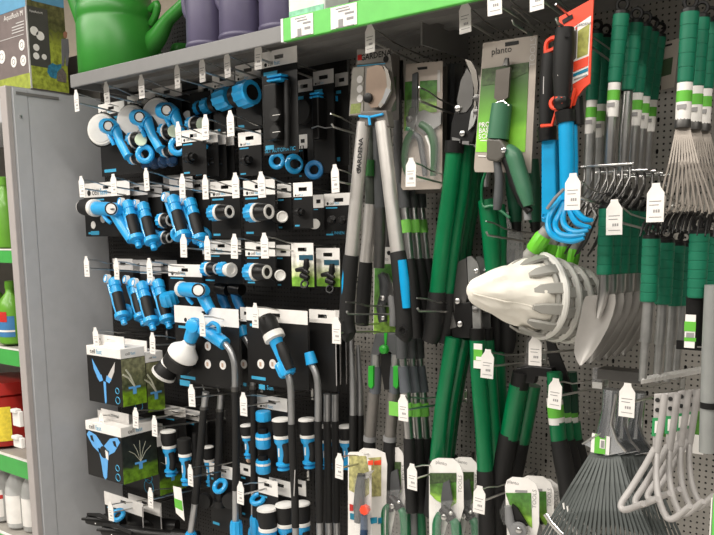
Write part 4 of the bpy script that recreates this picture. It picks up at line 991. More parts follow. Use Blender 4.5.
for i, (x1, y1, x2, y2, Y, lb) in enumerate(((164, 404, 188, 470, 1.45, 'left'), (183, 408, 209, 478, 1.48, 'right'))):
    t, a, b, zh = card('fitting_card', lb+' of two dark cards with tilted white headers above the upright blue nozzles', x1, y1, x2, y2, Y, hh=10, logo=False)
    part('white_fold', MB().box((a.x, Y-.03, b.z-.006), (b.x, Y, b.z-.004)), CARDW, t, False)
    part('dark_tube', MB().tube([P(x1+12, y1+25, Y-.015), P(x1+12, y2-8, Y-.015)], .009, 10), RUBBER, t)
# bottom left: white headers, blue ring and black pulse sprinklers
for i, (x1, y1, x2, Y, lb) in enumerate(((104, 491, 145, 1.37, 'wide white-headed black card above the small blue ring, bottom left'), (128, 493, 163, 1.43, 'second white-headed black card behind the wide one, bottom left'))):
    t, a, b, zh = card('sprinkler_card', lb, x1, y1, x2, 548, Y, hh=13, logo=False)
    part('clear_edge', MB().box((b.x-.0012, Y-.003, a.z), (b.x, Y, b.z-.01)), CARDG, t, False)
c = P(118, 515, 1.34)
t = thing('blue_hose_ring', 'small blue ring above the black pulse sprinkler, bottom left', 'hose ring', c)
part('ring', MB().torus(c, (.15, -.6, .75), .0175, .007, 22, 8), BLUE, t)
part('neck', MB().lathe(c+Vector((0, .01, -.004)), (0, .2, -1), [(0, .012), (.03, .012)], 14), BLACK, t)
for i, (px, py, Y) in enumerate(((96, 520, 1.36), (112, 531, 1.32))):
    c = P(px, py, Y)
    t = thing('pulse_sprinkler', ('rear', 'front')[i]+' black pulse sprinkler lying along the bottom left corner', 'sprinkler', c)
    part('barrel', MB().lathe(c, (.9, .42, .0), [(-.05, .004), (-.03, .006), (-.03, .014), (.0, .018), (.03, .018), (.03, .023), (.09, .022), (.10, .017), (.20, .016), (.20, .022), (.28, .021)], 16), BLACK, t)
    part('arm', MB().tube([c+Vector((-.02, -.015, .02)), c+Vector((.05, -.02, .034)), c+Vector((.13, -.02, .03))], [.004, .006, .005], 8), RUBBER, t)
    for k in range(3):
        part('rivet', MB().ball(c+Vector((.03+.07*k, -.022, .002)), .0022, 8), WHITE, t)
t = thing('swing_tag', 'white and green cardboard tag hanging right of the lower sprinkler box', 'tag', P(177, 488, 1.33))
part('tag_card', MB().prism([(P(173, 486, 1.33).x, P(173, 486, 1.33).z), (P(181, 488, 1.33).x, P(181, 488, 1.33).z), (P(184.5, 521, 1.33).x, P(184.5, 521, 1.33).z), (P(176, 513, 1.33).x, P(176, 513, 1.33).z)], 1.33, .001), CARDW, t, False)
part('green_print', MB().prism([(P(174.2, 498, 1.33).x, P(174.2, 498, 1.33).z), (P(182, 501, 1.33).x, P(182, 501, 1.33).z), (P(183, 511, 1.33).x, P(183, 511, 1.33).z), (P(175.2, 507, 1.33).x, P(175.2, 507, 1.33).z)], 1.3294, .0008), PGREEN, t, False)
# ================================================================ CUTTING TOOLS (centre)
def PM(pts, Y): return [P(*p, Y) for p in pts]
def screw(t, px, py, Y, r=.006, m=None):
    return part('screw', MB().lathe(P(px, py, Y), (.2, -.97, 0), [(0, r), (.003, r), (.0045, r*.6)], 12), m or SILVER, t)
# ---- big silver ratchet loppers on a grey card
Y = 1.335
t = thing('ratchet_loppers', 'big silver loppers with black and blue grips on a grey card with a red-marked logo', 'loppers', P(372, 50, Y), None)
part('backing_card', MB().pxprism([(357, 49), (390, 48), (392, 68), (396, 98), (388, 115), (349, 116), (352, 70), (356, 66)], Y+.012, .0015), mat('lopper_card_print', s2l(120, 114, 108), .5), t, False)
part('card_header', MB().pxprism([(357, 49.5), (389.5, 48.5), (391, 61), (357.5, 64)], Y+.0108, .0012), mat('lopper_header_print', s2l(150, 146, 142), .5), t, False)
p = P(375.5, 55.5, Y+.0103); text('brand_lettering', 'GARDENA', .0165, p, INK, t, bold=.02)
part('brand_mark', MB().box(P(357.6, 60.5, Y+.0095), P(361.8, 54.5, Y+.0105)), REDP, t, False)
part('years_badge', MB().lathe(P(386, 59.2, Y+.0105), (0, -1, 0), [(0, .0065), (.001, .0065)], 16), INK, t, False)
part('blue_rule', MB().pxprism([(357, 65.5), (385, 63), (385, 64), (357, 66.5)], Y+.0105, .0008), BPRINT, t, False)
part('side_flap', MB().pxprism([(353, 67), (364, 67), (363, 114), (349.5, 115)], Y+.010, .001), mat('lopper_flap_print', s2l(128, 124, 116), .45, noise=.15), t, False)
for yy in (79.5, 89, 98.5): part('round_icon', MB().lathe(P(360, yy, Y+.0095), (0, -1, 0), [(0, .0078), (.001, .0078)], 16), CARDG, t, False)
part('flap_picture', MB().pxprism([(351, 104), (361, 103), (360, 113), (350, 114)], Y+.0095, .0006), mat('flap_green_print', s2l(110, 120, 60), .5, noise=.25, scale=200), t, False)
part('upper_blade', MB().pxprism([(367, 68), (376, 65), (382, 66), (386, 74), (387, 88), (384, 99), (378, 107), (371, 108), (366, 100), (366, 80)], Y-.001, .005), mat('coated_blade', s2l(140, 122, 108), .35, .6), t, False)
part('hook_blade', MB().pxprism([(383, 65), (388, 70), (391, 82), (390, 93), (384, 104), (380, 108), (378, 105), (384, 96), (387, 86), (386, 75)], Y-.004, .006), mat('grey_hook_blade', s2l(150, 145, 138), .35, .7), t, False)
part('edge_guard', MB().pxprism([(386, 88), (391, 90), (384, 104), (381, 103)], Y-.007, .003), GREYT, t, False)
part('pivot_bolt', MB().lathe(P(369, 98, Y-.001), (0, -1, 0), [(0, .010), (.006, .010), (.007, .007)], 18), BLACK, t)
part('jaw_housing', MB().pxprism([(361, 111), (386, 110), (388, 120), (389, 127), (379, 127), (375, 118), (370, 118), (368, 126), (358, 126), (359, 117)], Y-.010, .022), mat('lopper_housing', s2l(92, 88, 84), .45), t, False, bevel=.003)
part('cable_tie', MB().tube(PM([(359, 116), (370, 117), (383, 114)], Y-.013), .0025, 6), BLUE, t)
part('tie_end', MB().tube(PM([(369, 116), (370, 125)], Y-.014), .003, 6), BLUE, t)
part('left_tube', MB().tube(PM([(364, 122), (358, 180), (351, 258)], Y), .0148, 14), ALU, t)
part('right_tube', MB().tube(PM([(382, 122), (390, 190), (398, 256)], Y-.005), .0148, 14), ALU, t)
k = text('tube_lettering', 'GARDENA', .0155, P(360.0, 156, Y-.0162), INK, t, vertical=84, bold=.03)
part('tube_mark', MB().box(P(356.5, 171, Y-.0165), P(359.5, 167.5, Y-.0150)), INK, t, False)
part('left_grip', MB().stube(PM([(351.5, 255), (350, 268), (347.5, 300), (347, 322), (348.5, 334), (350.5, 337)], Y), [.0165, .0175, .0170, .0175, .0185, .014], 16), RUBBER, t)
part('right_grip', MB().stube(PM([(397.5, 252), (400, 268), (402.5, 300), (404, 322), (404, 335), (403, 338)], Y-.005), [.0165, .0180, .0175, .0175, .019, .014], 16), RUBBER, t)
part('blue_inlay', MB().tube(PM([(345.5, 262), (344.2, 282), (343.4, 303)], Y-.011), [.004, .0055, .004], 10, flat=1.2), DBLUE, t)
part('blue_inlay', MB().tube(PM([(402, 260), (404.5, 282), (406.5, 308)], Y-.0155), [.0095, .0105, .0085], 12, flat=.9), DBLUE, t)
part('hang_ring', MB().torus(P(403, 331, Y-.025), (0, -1, 0), .009, .003, 16, 6), BLACK, t)
# second set of grey loppers behind
def tube_tool(name, label, Yt, tubes, group=None, cat='loppers', loc=None):
    t = thing(name, label, cat, P(*tubes[0][1][0], Yt), group)
    for nm, pts, r, m in tubes:
        part(nm, MB().tube(PM(pts, Yt), r, 12), m, t)
    return t
t = tube_tool('grey_loppers', 'second grey loppers hanging behind the big silver pair, between its two handles', 1.40, [
    ('left_neck', [(371, 128), (371, 160), (371, 206)], .013, mat('green_grey_tube', s2l(60, 66, 58), .4)),
    ('left_tube', [(371, 204), (369, 230), (366, 262)], .0145, ALU), ('left_grip', [(366, 262), (364, 290), (362, 325)], [.015, .0165, .015], RUBBER),
    ('right_neck', [(378, 128), (379, 170), (380, 208)], .012, MIDG), ('right_tube', [(380, 208), (380, 240), (379, 268)], .0125, DSTEEL)])
part('green_band', MB().tube(PM([(370, 160), (370, 176)], 1.385), .010, 10), mat('dark_green_plastic', s2l(30, 90, 35), .4), t)
part('blade_head', MB().pxprism([(366, 108), (384, 108), (386, 130), (366, 130)], 1.40, .01), MIDG, t, False)
t = tube_tool('grey_loppers', 'third grey loppers far back, dark handles just left of the green-banded tubes', 1.47, [
    ('left_tube', [(386, 130), (388, 180), (389, 250)], .012, DSTEEL), ('right_tube', [(397, 90), (398, 150), (399, 230)], .010, GREYT)])
part('blade_head', MB().pxprism([(392, 62), (401, 60), (402, 100), (394, 102)], 1.47, .008), DSTEEL, t, False)
# tall grey holster strip behind lopper card
t = thing('pruning_saw_card', 'grey card edge showing between the silver loppers card and the pruning shears blister', 'card', P(396, 58, 1.46))
part('backing_card', MB().pxprism([(391, 54), (399, 54), (399, 120), (391, 120)], 1.46, .002), mat('shaded_card_and_strip_print', s2l(96, 90, 84), .5), t, False)
part('green_print', MB().pxprism([(392, 78), (396, 76), (396, 110), (392, 112)], 1.459, .0008), mat('dim_green_print', s2l(60, 80, 50), .5), t, False)
# ---- pruning shears blister
Y = 1.40
t = thing('pruning_shears_pack', 'grey blister card of chrome pruning shears with green handles, right of the silver loppers', 'packaged tool', P(423, 63, Y))
mb = MB(); q = lambda x, y: P(x, y, Y)
part('backing_card', MB().pxprism([(406, 64), (442.5, 61), (442, 186), (440, 189), (403, 190), (401, 187)], Y+.004, .0016), mat('pruner_card_print', s2l(178, 166, 156), .5), t, False)
part('picture_left', MB().pxprism([(405, 82), (413, 81), (411, 130), (404, 131)], Y+.003, .0006), GARDENP, t, False)
part('picture_right', MB().pxprism([(420, 81), (437, 80), (436.5, 112), (419, 113)], Y+.003, .0006), GARDENP, t, False)
part('euro_hole', MB().pxprism([(417, 67.5), (427, 66.5), (427, 69), (418, 70)], Y+.0028, .001), INK, t, False)
part('small_print', MB().pxprism([(437.5, 70), (440, 70), (440, 92), (437.5, 92)], Y+.0032, .0006), CARDG, t, False)
part('holster_strap', MB().pxprism([(412, 74), (417, 72), (417, 118), (411, 118)], Y-.003, .006), MIDG, t, False, bevel=.001)
part('upper_blade', MB().pxprism([(418, 112), (424, 110), (434, 114), (441, 112), (441, 124), (432, 130), (424, 134), (418, 130), (415, 122)], Y-.004, .004), SILVER, t, False)
part('lower_blade', MB().pxprism([(410, 108), (415, 108), (416, 122), (413, 132), (407, 132), (406, 122)], Y-.006, .004), SILVER, t, False)
screw(t, 409.5, 119, Y-.007, .007, DSTEEL); screw(t, 408, 129, Y-.007, .005, GREENT)
GH = mat('muted_green_handle', s2l(72, 100, 76), .42)
part('left_handle', MB().stube(PM([(414, 132), (408, 139), (405, 152), (405, 165), (409, 177)], Y-.006), [.008, .008, .0075, .007, .006], 12), GH, t)
part('inner_handle', MB().stube(PM([(410, 137), (415, 135), (420, 140), (422, 152), (424, 165), (425, 176)], Y-.005), [.006, .007, .0065, .006, .006, .005], 12), MIDG, t)
part('right_handle', MB().stube(PM([(421, 124), (430, 131), (434, 144), (434, 160), (433, 176)], Y-.006), [.008, .009, .0085, .008, .006], 12), GH, t)
part('handle_trim', MB().tube(PM([(426, 136), (430, 146), (431, 158), (432, 172)], Y-.009), [.003]*4, 8), WHITE, t)
part('blister', MB().pxprism([(406, 100), (440, 98), (440, 180), (404, 184)], Y-.012, .0012), BLISTER, t, False, bevel=.003)
# second card behind the blister
t = thing('pruning_shears_pack', 'second grey blister card directly behind the pruning shears blister, only its lower edge showing', 'packaged tool', P(428, 66, 1.45))
part('backing_card', MB().pxprism([(412, 72), (447, 66), (446, 190), (443, 193), (411, 194)], 1.445, .002), mat('shaded_card_and_strip_print', (0, 0, 0)), t, False)  # front card's colour darkened, its shade painted in
for i, x in enumerate((450, 454, 459)):
    t = thing('saw_sheath', ('left', 'middle', 'right')[i]+' of three dark grey blade sheaths between the shears blister and the black lopper blades', 'sheath', P(x, 70, 1.49))
    part('sheath_body', MB().tube(PM([(x-1, 64), (x-1.5, 110), (x-2, 150)], 1.49), [.010, .010, .009], 8, flat=.5), DSTEEL if i != 1 else MIDG, t)
# ---- telescopic handles with green bands (upper)
for i, (x, lb) in enumerate(((406, 'left'), (415, 'middle'), (423, 'right'))):
    Yk = 1.42+.03*i; d = x-406
    t = thing('telescopic_shears', lb+' of three grey telescopic handles with lime bands under the pruning shears blister', 'shears', P(x, 188, Yk), 'telescopic shears upper')
    part('upper_sleeve', MB().tube(PM([(x-3, 184), (x-2, 208)], Yk), .0125, 12), MIDG, t)
    part('tube', MB().tube(PM([(x-2, 206), (x+1, 232), (x+4, 262)], Yk), .0105-.001*i, 12), SILVER, t)
    part('lime_band', MB().tube(PM([(x-.8, 220), (x+.6, 233)], Yk), .0130-.001*i, 12), mat('lime_band', s2l(120, 195, 80), .5), t)
    part('black_grip', MB().stube(PM([(x+3.5, 259), (x+6, 280), (x+9, 310), (x+11, 338)], Yk), [.0125, .0145, .0145, .013], 12), RUBBER, t)
t.pop('group')
# ---- card with pruner hidden between lopper handles
Y = 1.45
t = thing('pruner_pack', 'white and green pruner card half hidden between the grips of the silver loppers', 'packaged tool', P(383, 248, Y))
part('backing_card', MB().pxprism([(377, 250), (380, 247), (398, 247), (398, 334), (373, 334), (374, 262)], Y, .0016), CARDW, t, False)
part('green_print', MB().pxprism([(374.5, 264), (396, 264), (396, 334), (373.5, 334)], Y-.001, .001), GARDENP, t, False)
text('card_lettering', 'planto', .012, P(383, 259, Y-.0012), INKG, t)
part('euro_hole', MB().lathe(P(389, 253, Y-.0005), (0, -1, 0), [(0, .005), (.001, .005)], 12), INK, t, False)
part('blade', MB().pxprism([(381, 272), (388, 274), (392, 284), (394, 300), (388, 306), (384, 296)], Y-.012, .004), SILVER, t, False)
part('pruner_body', MB().tube(PM([(381, 274), (384, 282), (384, 295), (381, 308), (383, 322)], Y-.012), [.008, .011, .010, .011, .010], 12), MIDG, t)
part('second_handle', MB().tube(PM([(391, 296), (393, 310), (393, 326)], Y-.012), [.008, .009, .008], 12), GREYT, t)
screw(t, 382.5, 298, Y-.024, .006); screw(t, 383, 318, Y-.024, .005)
# ---- grey telescopic loppers with green knob
Y = 1.42
t = thing('telescopic_loppers', 'grey telescopic loppers with round green pivot knob and green clips, below the silver loppers', 'loppers', P(385, 335, Y))
part('pivot_housing', MB().pxprism([(375, 333), (398, 333), (401, 352), (397, 360), (388, 350), (382, 350), (374, 361), (371, 352)], Y-.008, .02), MIDG, t, False, bevel=.003)
part('pivot_knob', MB().lathe(P(385, 349, Y-.008), (.1, -1, 0), [(0, .011), (.010, .010), (.014, .005)], 18), mat('green_knob_plastic', s2l(40, 160, 45), .35), t)
part('green_tab', MB().pxprism([(384, 333), (387, 333), (386, 346), (384.5, 346)], Y-.010, .002), mat('green_knob_plastic', (0, 0, 0)), t, False)
part('black_centre', MB().pxprism([(381, 352), (389, 352), (392, 367), (389, 390), (384, 390), (380, 367)], Y-.004, .014), BLACK, t, False, bevel=.002)
for sx, x in (('left', 376), ('right', 396)):
    dx = -1 if sx == 'left' else 1
    part('steel_neck', MB().tube(PM([(x, 354), (x, 368)], Y), .0115, 12), GALV, t)
    part('sleeve', MB().tube(PM([(x, 366), (x-.5, 380), (x-1, 393)], Y), [.0125, .014, .013], 12), mat('slate_plastic', s2l(86, 90, 96), .45), t)
    part('green_clip', MB().pxprism([(x-5+(2 if dx > 0 else -3), 366), (x+1+(2 if dx > 0 else -3)-1, 366), (x+1+(2 if dx > 0 else -3)-1, 386), (x-2+(2 if dx > 0 else -3), 389), (x-5+(2 if dx > 0 else -3), 386)], Y-.018, .008), mat('green_knob_plastic', (0, 0, 0)), t, False, bevel=.001)
    part('outer_tube', MB().tube(PM([(x-2, 392), (x-4, 415), (x-6, 440)], Y), .0135, 14), mat('grey_tube_paint', s2l(120, 116, 112), .4, .4), t)
    part('tube_collar', MB().tube(PM([(x-6, 436), (x-6.3, 441)], Y), .0155, 14), GREYT, t)
    part('black_grip', MB().stube(PM([(x-6.3, 440), (x-7, 470), (x-8, 510)], Y), [.014, .016, .015], 12), RUBBER, t)
# ---- telescopic with green label bands (lower)
for i, (x, lb) in enumerate(((404, 'left'), (413, 'middle'), (421, 'right'))):
    Yk = 1.40+.035*i
    t = thing('telescopic_shears', lb+' of three lower grey telescopic handles carrying square lime labels', 'shears', P(x, 336, Yk))
    part('upper_sleeve', MB().tube(PM([(x-3, 330), (x-2, 358)], Yk), .013, 12), MIDG, t)
    part('steel_neck', MB().tube(PM([(x-1.5, 356), (x-.5, 370)], Yk), .0085, 12), SILVER, t)
    part('lower_sleeve', MB().tube(PM([(x-1, 366), (x+2, 392)], Yk), [.012, .0135], 12), mat('slate_plastic', (0, 0, 0)), t)
    part('tube', MB().tube(PM([(x+1.5, 390), (x+3, 415), (x+5, 441)], Yk), .0105, 12), SILVER, t)
    part('lime_label', MB().tube(PM([(x+2, 403), (x+3, 416)], Yk), .0130, 12), mat('lime_band', (0, 0, 0)), t)
    part('black_grip', MB().stube(PM([(x+5, 438), (x+6, 470), (x+8, 512)], Yk), [.0125, .014, .0135], 12), RUBBER, t)
    if i == 0: part('label_flag', MB().box(P(389, 415, Yk-.012), P(399, 402.5, Yk-.0108)), mat('lime_band', (0, 0, 0)), t, False)
# ---- green handled loppers (upper row)
def green_loppers(label, dx, dy, Yk, full=True, name='green_loppers'):
    q = lambda *pts: [(x+dx, y+dy) for x, y in pts]
    t = thing(name, label, 'loppers', P(470+dx, 60+dy, Yk))
    part('hook_blade', MB().pxprism(q((465, 59), (471, 61), (476, 70), (478, 84), (477, 98), (475, 110), (473, 118), (474, 104), (474, 88), (471, 74)), Yk-.012, .005), mat('grey_hook_blade', (0, 0, 0)), t, False)
    part('cutting_blade', MB().pxprism(q((467, 68), (472, 76), (473.5, 92), (472, 104), (466, 112), (458, 113), (457, 100), (461, 80)), Yk-.006, .006), DSTEEL, t, False)
    part('pivot_plate', MB().pxprism(q((456, 106), (472, 103), (476, 112), (477, 128), (472, 144), (450, 142), (451, 124)), Yk-.004, .016), BLACK, t, False, bevel=.002)
    part('steel_jaw', MB().pxprism(q((471, 112), (476, 104), (478, 112), (473, 126), (468, 131)), Yk-.011, .005), GALV, t, False)
    screw(t, 458+dx, 108.5+dy, Yk-.008, .006); screw(t, 477+dx, 98+dy, Yk-.014, .007, DSTEEL); screw(t, 476.5+dx, 112+dy, Yk-.014, .006, DSTEEL); screw(t, 462.5+dx, 133.5+dy, Yk-.008, .0055)
    part('steel_clip', MB().pxprism(q((452, 137), (460, 139), (460, 143), (452, 142)), Yk-.010, .003), SILVER, t, False)
    part('steel_clip', MB().pxprism(q((462, 141), (469, 141), (469, 145), (462, 144)), Yk-.010, .003), SILVER, t, False)
    part('handle_socket', MB().tube(PM(q((455, 141), (454, 153)), Yk), .0195, 16), BLACK, t)
    part('green_handle', MB().stube(PM(q((454, 152), (450, 190), (443, 240), (437, 295)), Yk), .0165, 18), GREENT, t)
    part('green_handle', MB().stube(PM(q((466, 145), (462, 190), (454, 240), (447, 296)), Yk+.03), .0155, 16), GREENT, t)
    part('black_grip', MB().stube(PM(q((437, 292), (436, 308), (433, 330), (430, 341)), Yk), [.0185, .020, .0195, .017], 16), RUBBER, t)
    part('black_grip', MB().stube(PM(q((448, 293), (447, 310), (445, 330), (443, 342)), Yk+.03), [.018, .0195, .019, .017], 14), RUBBER, t)
    return t
g0 = green_loppers('front green-handled bypass loppers with black blades, in the upper centre', 0, 0, 1.375)
for i, (ddx, ddy, Yk) in enumerate(((8, 2, 1.44), (13, 4, 1.49))):
    dup(g0, P(454+ddx, 152+ddy, Yk)-P(454, 152, 1.375), ('second', 'third')[i]+' green-handled bypass loppers behind the front pair, upper centre')
# lower green loppers
g1 = thing('green_loppers', 'lower green loppers with steel jaw plates, straight under the upper green pair', 'loppers', P(456, 300, 1.40))
Yk = 1.40
part('cutting_blade', MB().pxprism([(458, 262), (466, 258), (468, 290), (463, 318), (455, 326), (453, 300)], Yk, .006), DSTEEL, g1, False)
part('white_edge', MB().pxprism([(452.5, 312), (454, 318), (456.5, 327), (450, 329)], Yk-.004, .004), SILVER, g1, False)
part('pivot_plate', MB().pxprism([(455, 304), (470, 302), (473, 318), (470, 338), (452, 338), (451, 328)], Yk-.002, .016), BLACK, g1, False, bevel=.002)
screw(g1, 460, 324, Yk-.006, .006); screw(g1, 457.5, 301, Yk-.006, .006)
part('green_handle', MB().stube(PM([(453, 337), (448, 370), (442, 410), (437, 462)], Yk), .0165, 18), GREENT, g1)
part('green_handle', MB().stube(PM([(464, 338), (457, 370), (450, 410), (444, 460)], Yk+.03), .0155, 16), GREENT, g1)
part('black_grip', MB().stube(PM([(437, 460), (435, 485), (432, 515)], Yk), [.0185, .0195, .019], 14), RUBBER, g1)
part('black_grip', MB().stube(PM([(446, 460), (444, 485), (442, 515)], Yk+.03), [.018, .019, .0185], 14), RUBBER, g1)
dup(g1, P(457, 337.5, 1.465)-P(453, 337, 1.40), 'second lower green loppers directly behind the lower front pair')
# anvil loppers: steel plates, green handles with lime label
def anvil(label, dx, Yk, lab):
    q = lambda *pts: [(x+dx, y) for x, y in pts]
    t = thing('anvil_loppers', label, 'loppers', P(474+dx, 258, Yk))
    part('jaw_plate', MB().pxprism(q((467, 257), (471, 256), (477, 262), (480, 272), (480, 284), (478, 296), (474, 300), (472, 288), (468, 282)), Yk, .005), GALV, t, False)
    part('side_plate', MB().pxprism(q((472, 306), (480, 304), (481, 334), (476, 337), (473, 332)), Yk-.004, .005), GALV, t, False)
    part('blade', MB().pxprism(q((470, 300), (480, 292), (480, 322), (468, 324)), Yk+.004, .006), DSTEEL, t, False)
    screw(t, 476.5+dx, 271, Yk-.003, .005); screw(t, 475.5+dx, 310, Yk-.008, .006, DSTEEL)
    part('socket', MB().tube(PM(q((477, 328), (477.5, 343)), Yk), .0155, 14), BLACK, t)
    part('green_handle', MB().stube(PM(q((477.5, 340), (479, 380), (483, 430), (485, 473)), Yk), .0165, 18), GREENT, t)
    part('green_handle', MB().stube(PM(q((488, 352), (490, 390), (493, 430), (495, 472)), Yk+.028), .0165, 16), GREENT, t)
    part('black_grip', MB().stube(PM(q((485, 470), (486, 500), (487, 545)), Yk), [.0175, .0185, .018], 14), RUBBER, t)
    part('black_grip', MB().stube(PM(q((495, 470), (496, 500), (497, 545)), Yk+.028), [.0175, .0185, .018], 14), RUBBER, t)
    if lab:
        part('paper_label', MB().box(P(473.5+dx, 368, Yk-.0185), P(482.5+dx, 344, Yk-.0165)), CARDW, t, False)
        part('lime_print', MB().box(P(473.5+dx, 360, Yk-.0192), P(482.5+dx, 350, Yk-.0184)), PGREEN, t, False)
        part('barcode', MB().box(P(476+dx, 360, Yk-.0196), P(481.5+dx, 357, Yk-.019)), CARDW, t, False)
    return t
anvil('anvil loppers with steel plates and a lime paper label on the green handle', 0, 1.40, True)
anvil('second anvil loppers behind the labelled pair, green handle without a label', 9, 1.46, False)
for i, (x, lb) in enumerate(((487, 'left'), (497, 'middle'), (508, 'right'))):
    t = thing('dark_loppers', lb+' of three dim dark loppers in the shade under the white fruit picker bag', 'loppers', P(x, 322, 1.50))
    part('dark_handle', MB().tube(PM([(x, 312), (x, 340), (x-1, 352)], 1.50), [.017, .018, .014], 12), RUBBER, t)
    part('upper_tube', MB().tube(PM([(x+1, 250), (x+.5, 280), (x, 314)], 1.50), .013, 12), MIDG, t)
# hedge loppers with crossed dark head
t = thing('bypass_loppers', 'short green loppers with a crossed black head, below the white fruit picker bag', 'loppers', P(532, 355, 1.43))
Yk = 1.43
part('crossed_head', MB().pxprism([(516, 368), (531, 366), (552, 368), (553, 378), (536, 376), (534, 384), (519, 383), (513, 380)], Yk-.01, .016), BLACK, t, False, bevel=.002)
part('blade', MB().pxprism([(527, 340), (536, 336), (541, 350), (538, 368), (524, 368)], Yk, .006), DSTEEL, t, False)
part('second_blade', MB().pxprism([(545, 334), (553, 340), (566, 372), (572, 392), (564, 392), (550, 368)], Yk+.008, .006), BLACK, t, False)
part('handle_socket', MB().tube(PM([(522, 372), (519, 388)], Yk), .019, 14), BLACK, t)
part('green_handle', MB().stube(PM([(519, 385), (514, 410), (509, 438)], Yk), .0195, 16), GREENT, t)
part('green_handle', MB().stube(PM([(532, 385), (527, 412), (521, 442)], Yk+.03), .0185, 16), GREENT, t)
part('black_grip', MB().stube(PM([(509, 434), (505, 455), (499, 480), (496, 488)], Yk), [.020, .022, .021, .016], 16), RUBBER, t)
part('black_grip', MB().stube(PM([(521, 438), (516, 460), (511, 484), (509, 490)], Yk+.03), [.019, .021, .020, .016], 14), RUBBER, t)
for i, (x, Yk, lb) in enumerate(((556, 1.41, 'front short loppers with white and lime label and black grips, left of the leaf rakes'), (564, 1.45, 'second short loppers behind the labelled pair, left of the leaf rakes'), (572, 1.49, 'third short loppers at the back, left of the leaf rakes'))):
    d = x-556
    t = thing('short_loppers', lb, 'loppers', P(x, 380, Yk))
    part('upper_shaft', MB().tube(PM([(x-2, 372), (x, 412)], Yk), .0140, 14), GREENT if i == 0 else mat('shaded_green_tube', s2l(10, 66, 44), .4), t)  # rear shafts: green lacquer darkened, shade put into the colour
    part('paper_label', MB().tube(PM([(x-1.5, 398), (x+1, 424)], Yk), .0155-.002*i, 14), CARDW, t)
    part('lime_print', MB().tube(PM([(x-1, 405), (x+.5, 417)], Yk), .0160-.002*i, 14), PGREEN, t)
    part('green_handle', MB().stube(PM([(x+1, 422), (x+3, 442)], Yk), .0152, 14), GREENT, t)
    part('black_grip', MB().stube(PM([(x+3, 440), (x+7, 460), (x+12, 490), (x+14, 520)], Yk), [.016, .0185, .018, .017], 14), RUBBER, t)
# ---- pruner blisters at the bottom
t = thing('pruner_pack', 'red and white pruner blister with fruit pictures and an orange button, bottom centre', 'packaged tool', P(357, 455, 1.36))
Y = 1.36
part('backing_card', MB().pxprism([(348, 453), (350, 452), (362, 452), (364, 455), (371, 462), (372, 545), (348, 545)], Y+.002, .0016), CARDW, t, False)
part('fruit_picture', MB().pxprism([(349, 456), (366, 456), (369, 472), (369, 494), (364, 498), (349, 490)], Y+.001, .0008), mat('fruit_print', s2l(170, 165, 110), .5, noise=.45, scale=90), t, False)
part('red_print', MB().pxprism([(368, 461), (373, 460), (373, 465), (368, 465)], Y+.0004, .0008), ORANGE, t, False)
part('teal_print', MB().pxprism([(370, 518), (377, 517), (377, 523), (371, 524)], Y+.0004, .0008), mat('teal_print', s2l(0, 120, 150), .5), t, False)
part('red_print', MB().pxprism([(349.5, 504), (353, 505), (353, 511), (349.5, 511)], Y+.0004, .0008), REDP, t, False)
part('teal_print', MB().pxprism([(350, 513), (354, 514), (354, 520), (350, 519)], Y+.0004, .0008), mat('teal_print', (0, 0, 0)), t, False)
part('blade', MB().pxprism([(361, 474), (374, 470), (368, 478), (362, 480)], Y-.008, .003), SILVER, t, False)
part('pruner_body', MB().tube(PM([(361, 474), (360, 488), (359, 505), (358, 522)], Y-.010), [.008, .012, .013, .009], 14), MIDG, t)
part('orange_button', MB().ribbed(P(366, 509, Y-.012), (.3, -.9, .1), .014, .012, 8), mat('orange_plastic', s2l(235, 75, 45), .4), t)
part('lower_handle', MB().stube(PM([(364, 514), (364, 530), (363, 546)], Y-.010), [.008, .009, .009], 10), mat('navy_plastic', (0, 0, 0)), t)
part('blister', MB().pxprism([(354, 478), (370, 476), (370, 530), (354, 530)], Y-.024, .0012), BLISTER, t, False)
t = thing('pruner_pack', 'white-edged pruner card directly behind the red and white one', 'packaged tool', P(372, 448, 1.40))
part('backing_card', MB().pxprism([(359, 451), (363, 448), (376, 449), (385, 453), (387, 464), (385, 545), (362, 545)], 1.402, .0016), CARDW, t, False)
part('fruit_picture', MB().pxprism([(368, 458), (381, 457), (381, 496), (370, 497)], 1.401, .0008), mat('fruit_print', (0, 0, 0)), t, False)
part('red_print', MB().pxprism([(374, 461), (381, 460), (381, 465), (374, 465)], 1.4004, .0008), ORANGE, t, False)
part('teal_print', MB().pxprism([(378, 518), (383, 517), (383, 523), (378, 524)], 1.4004, .0008), mat('teal_print', (0, 0, 0)), t, False)
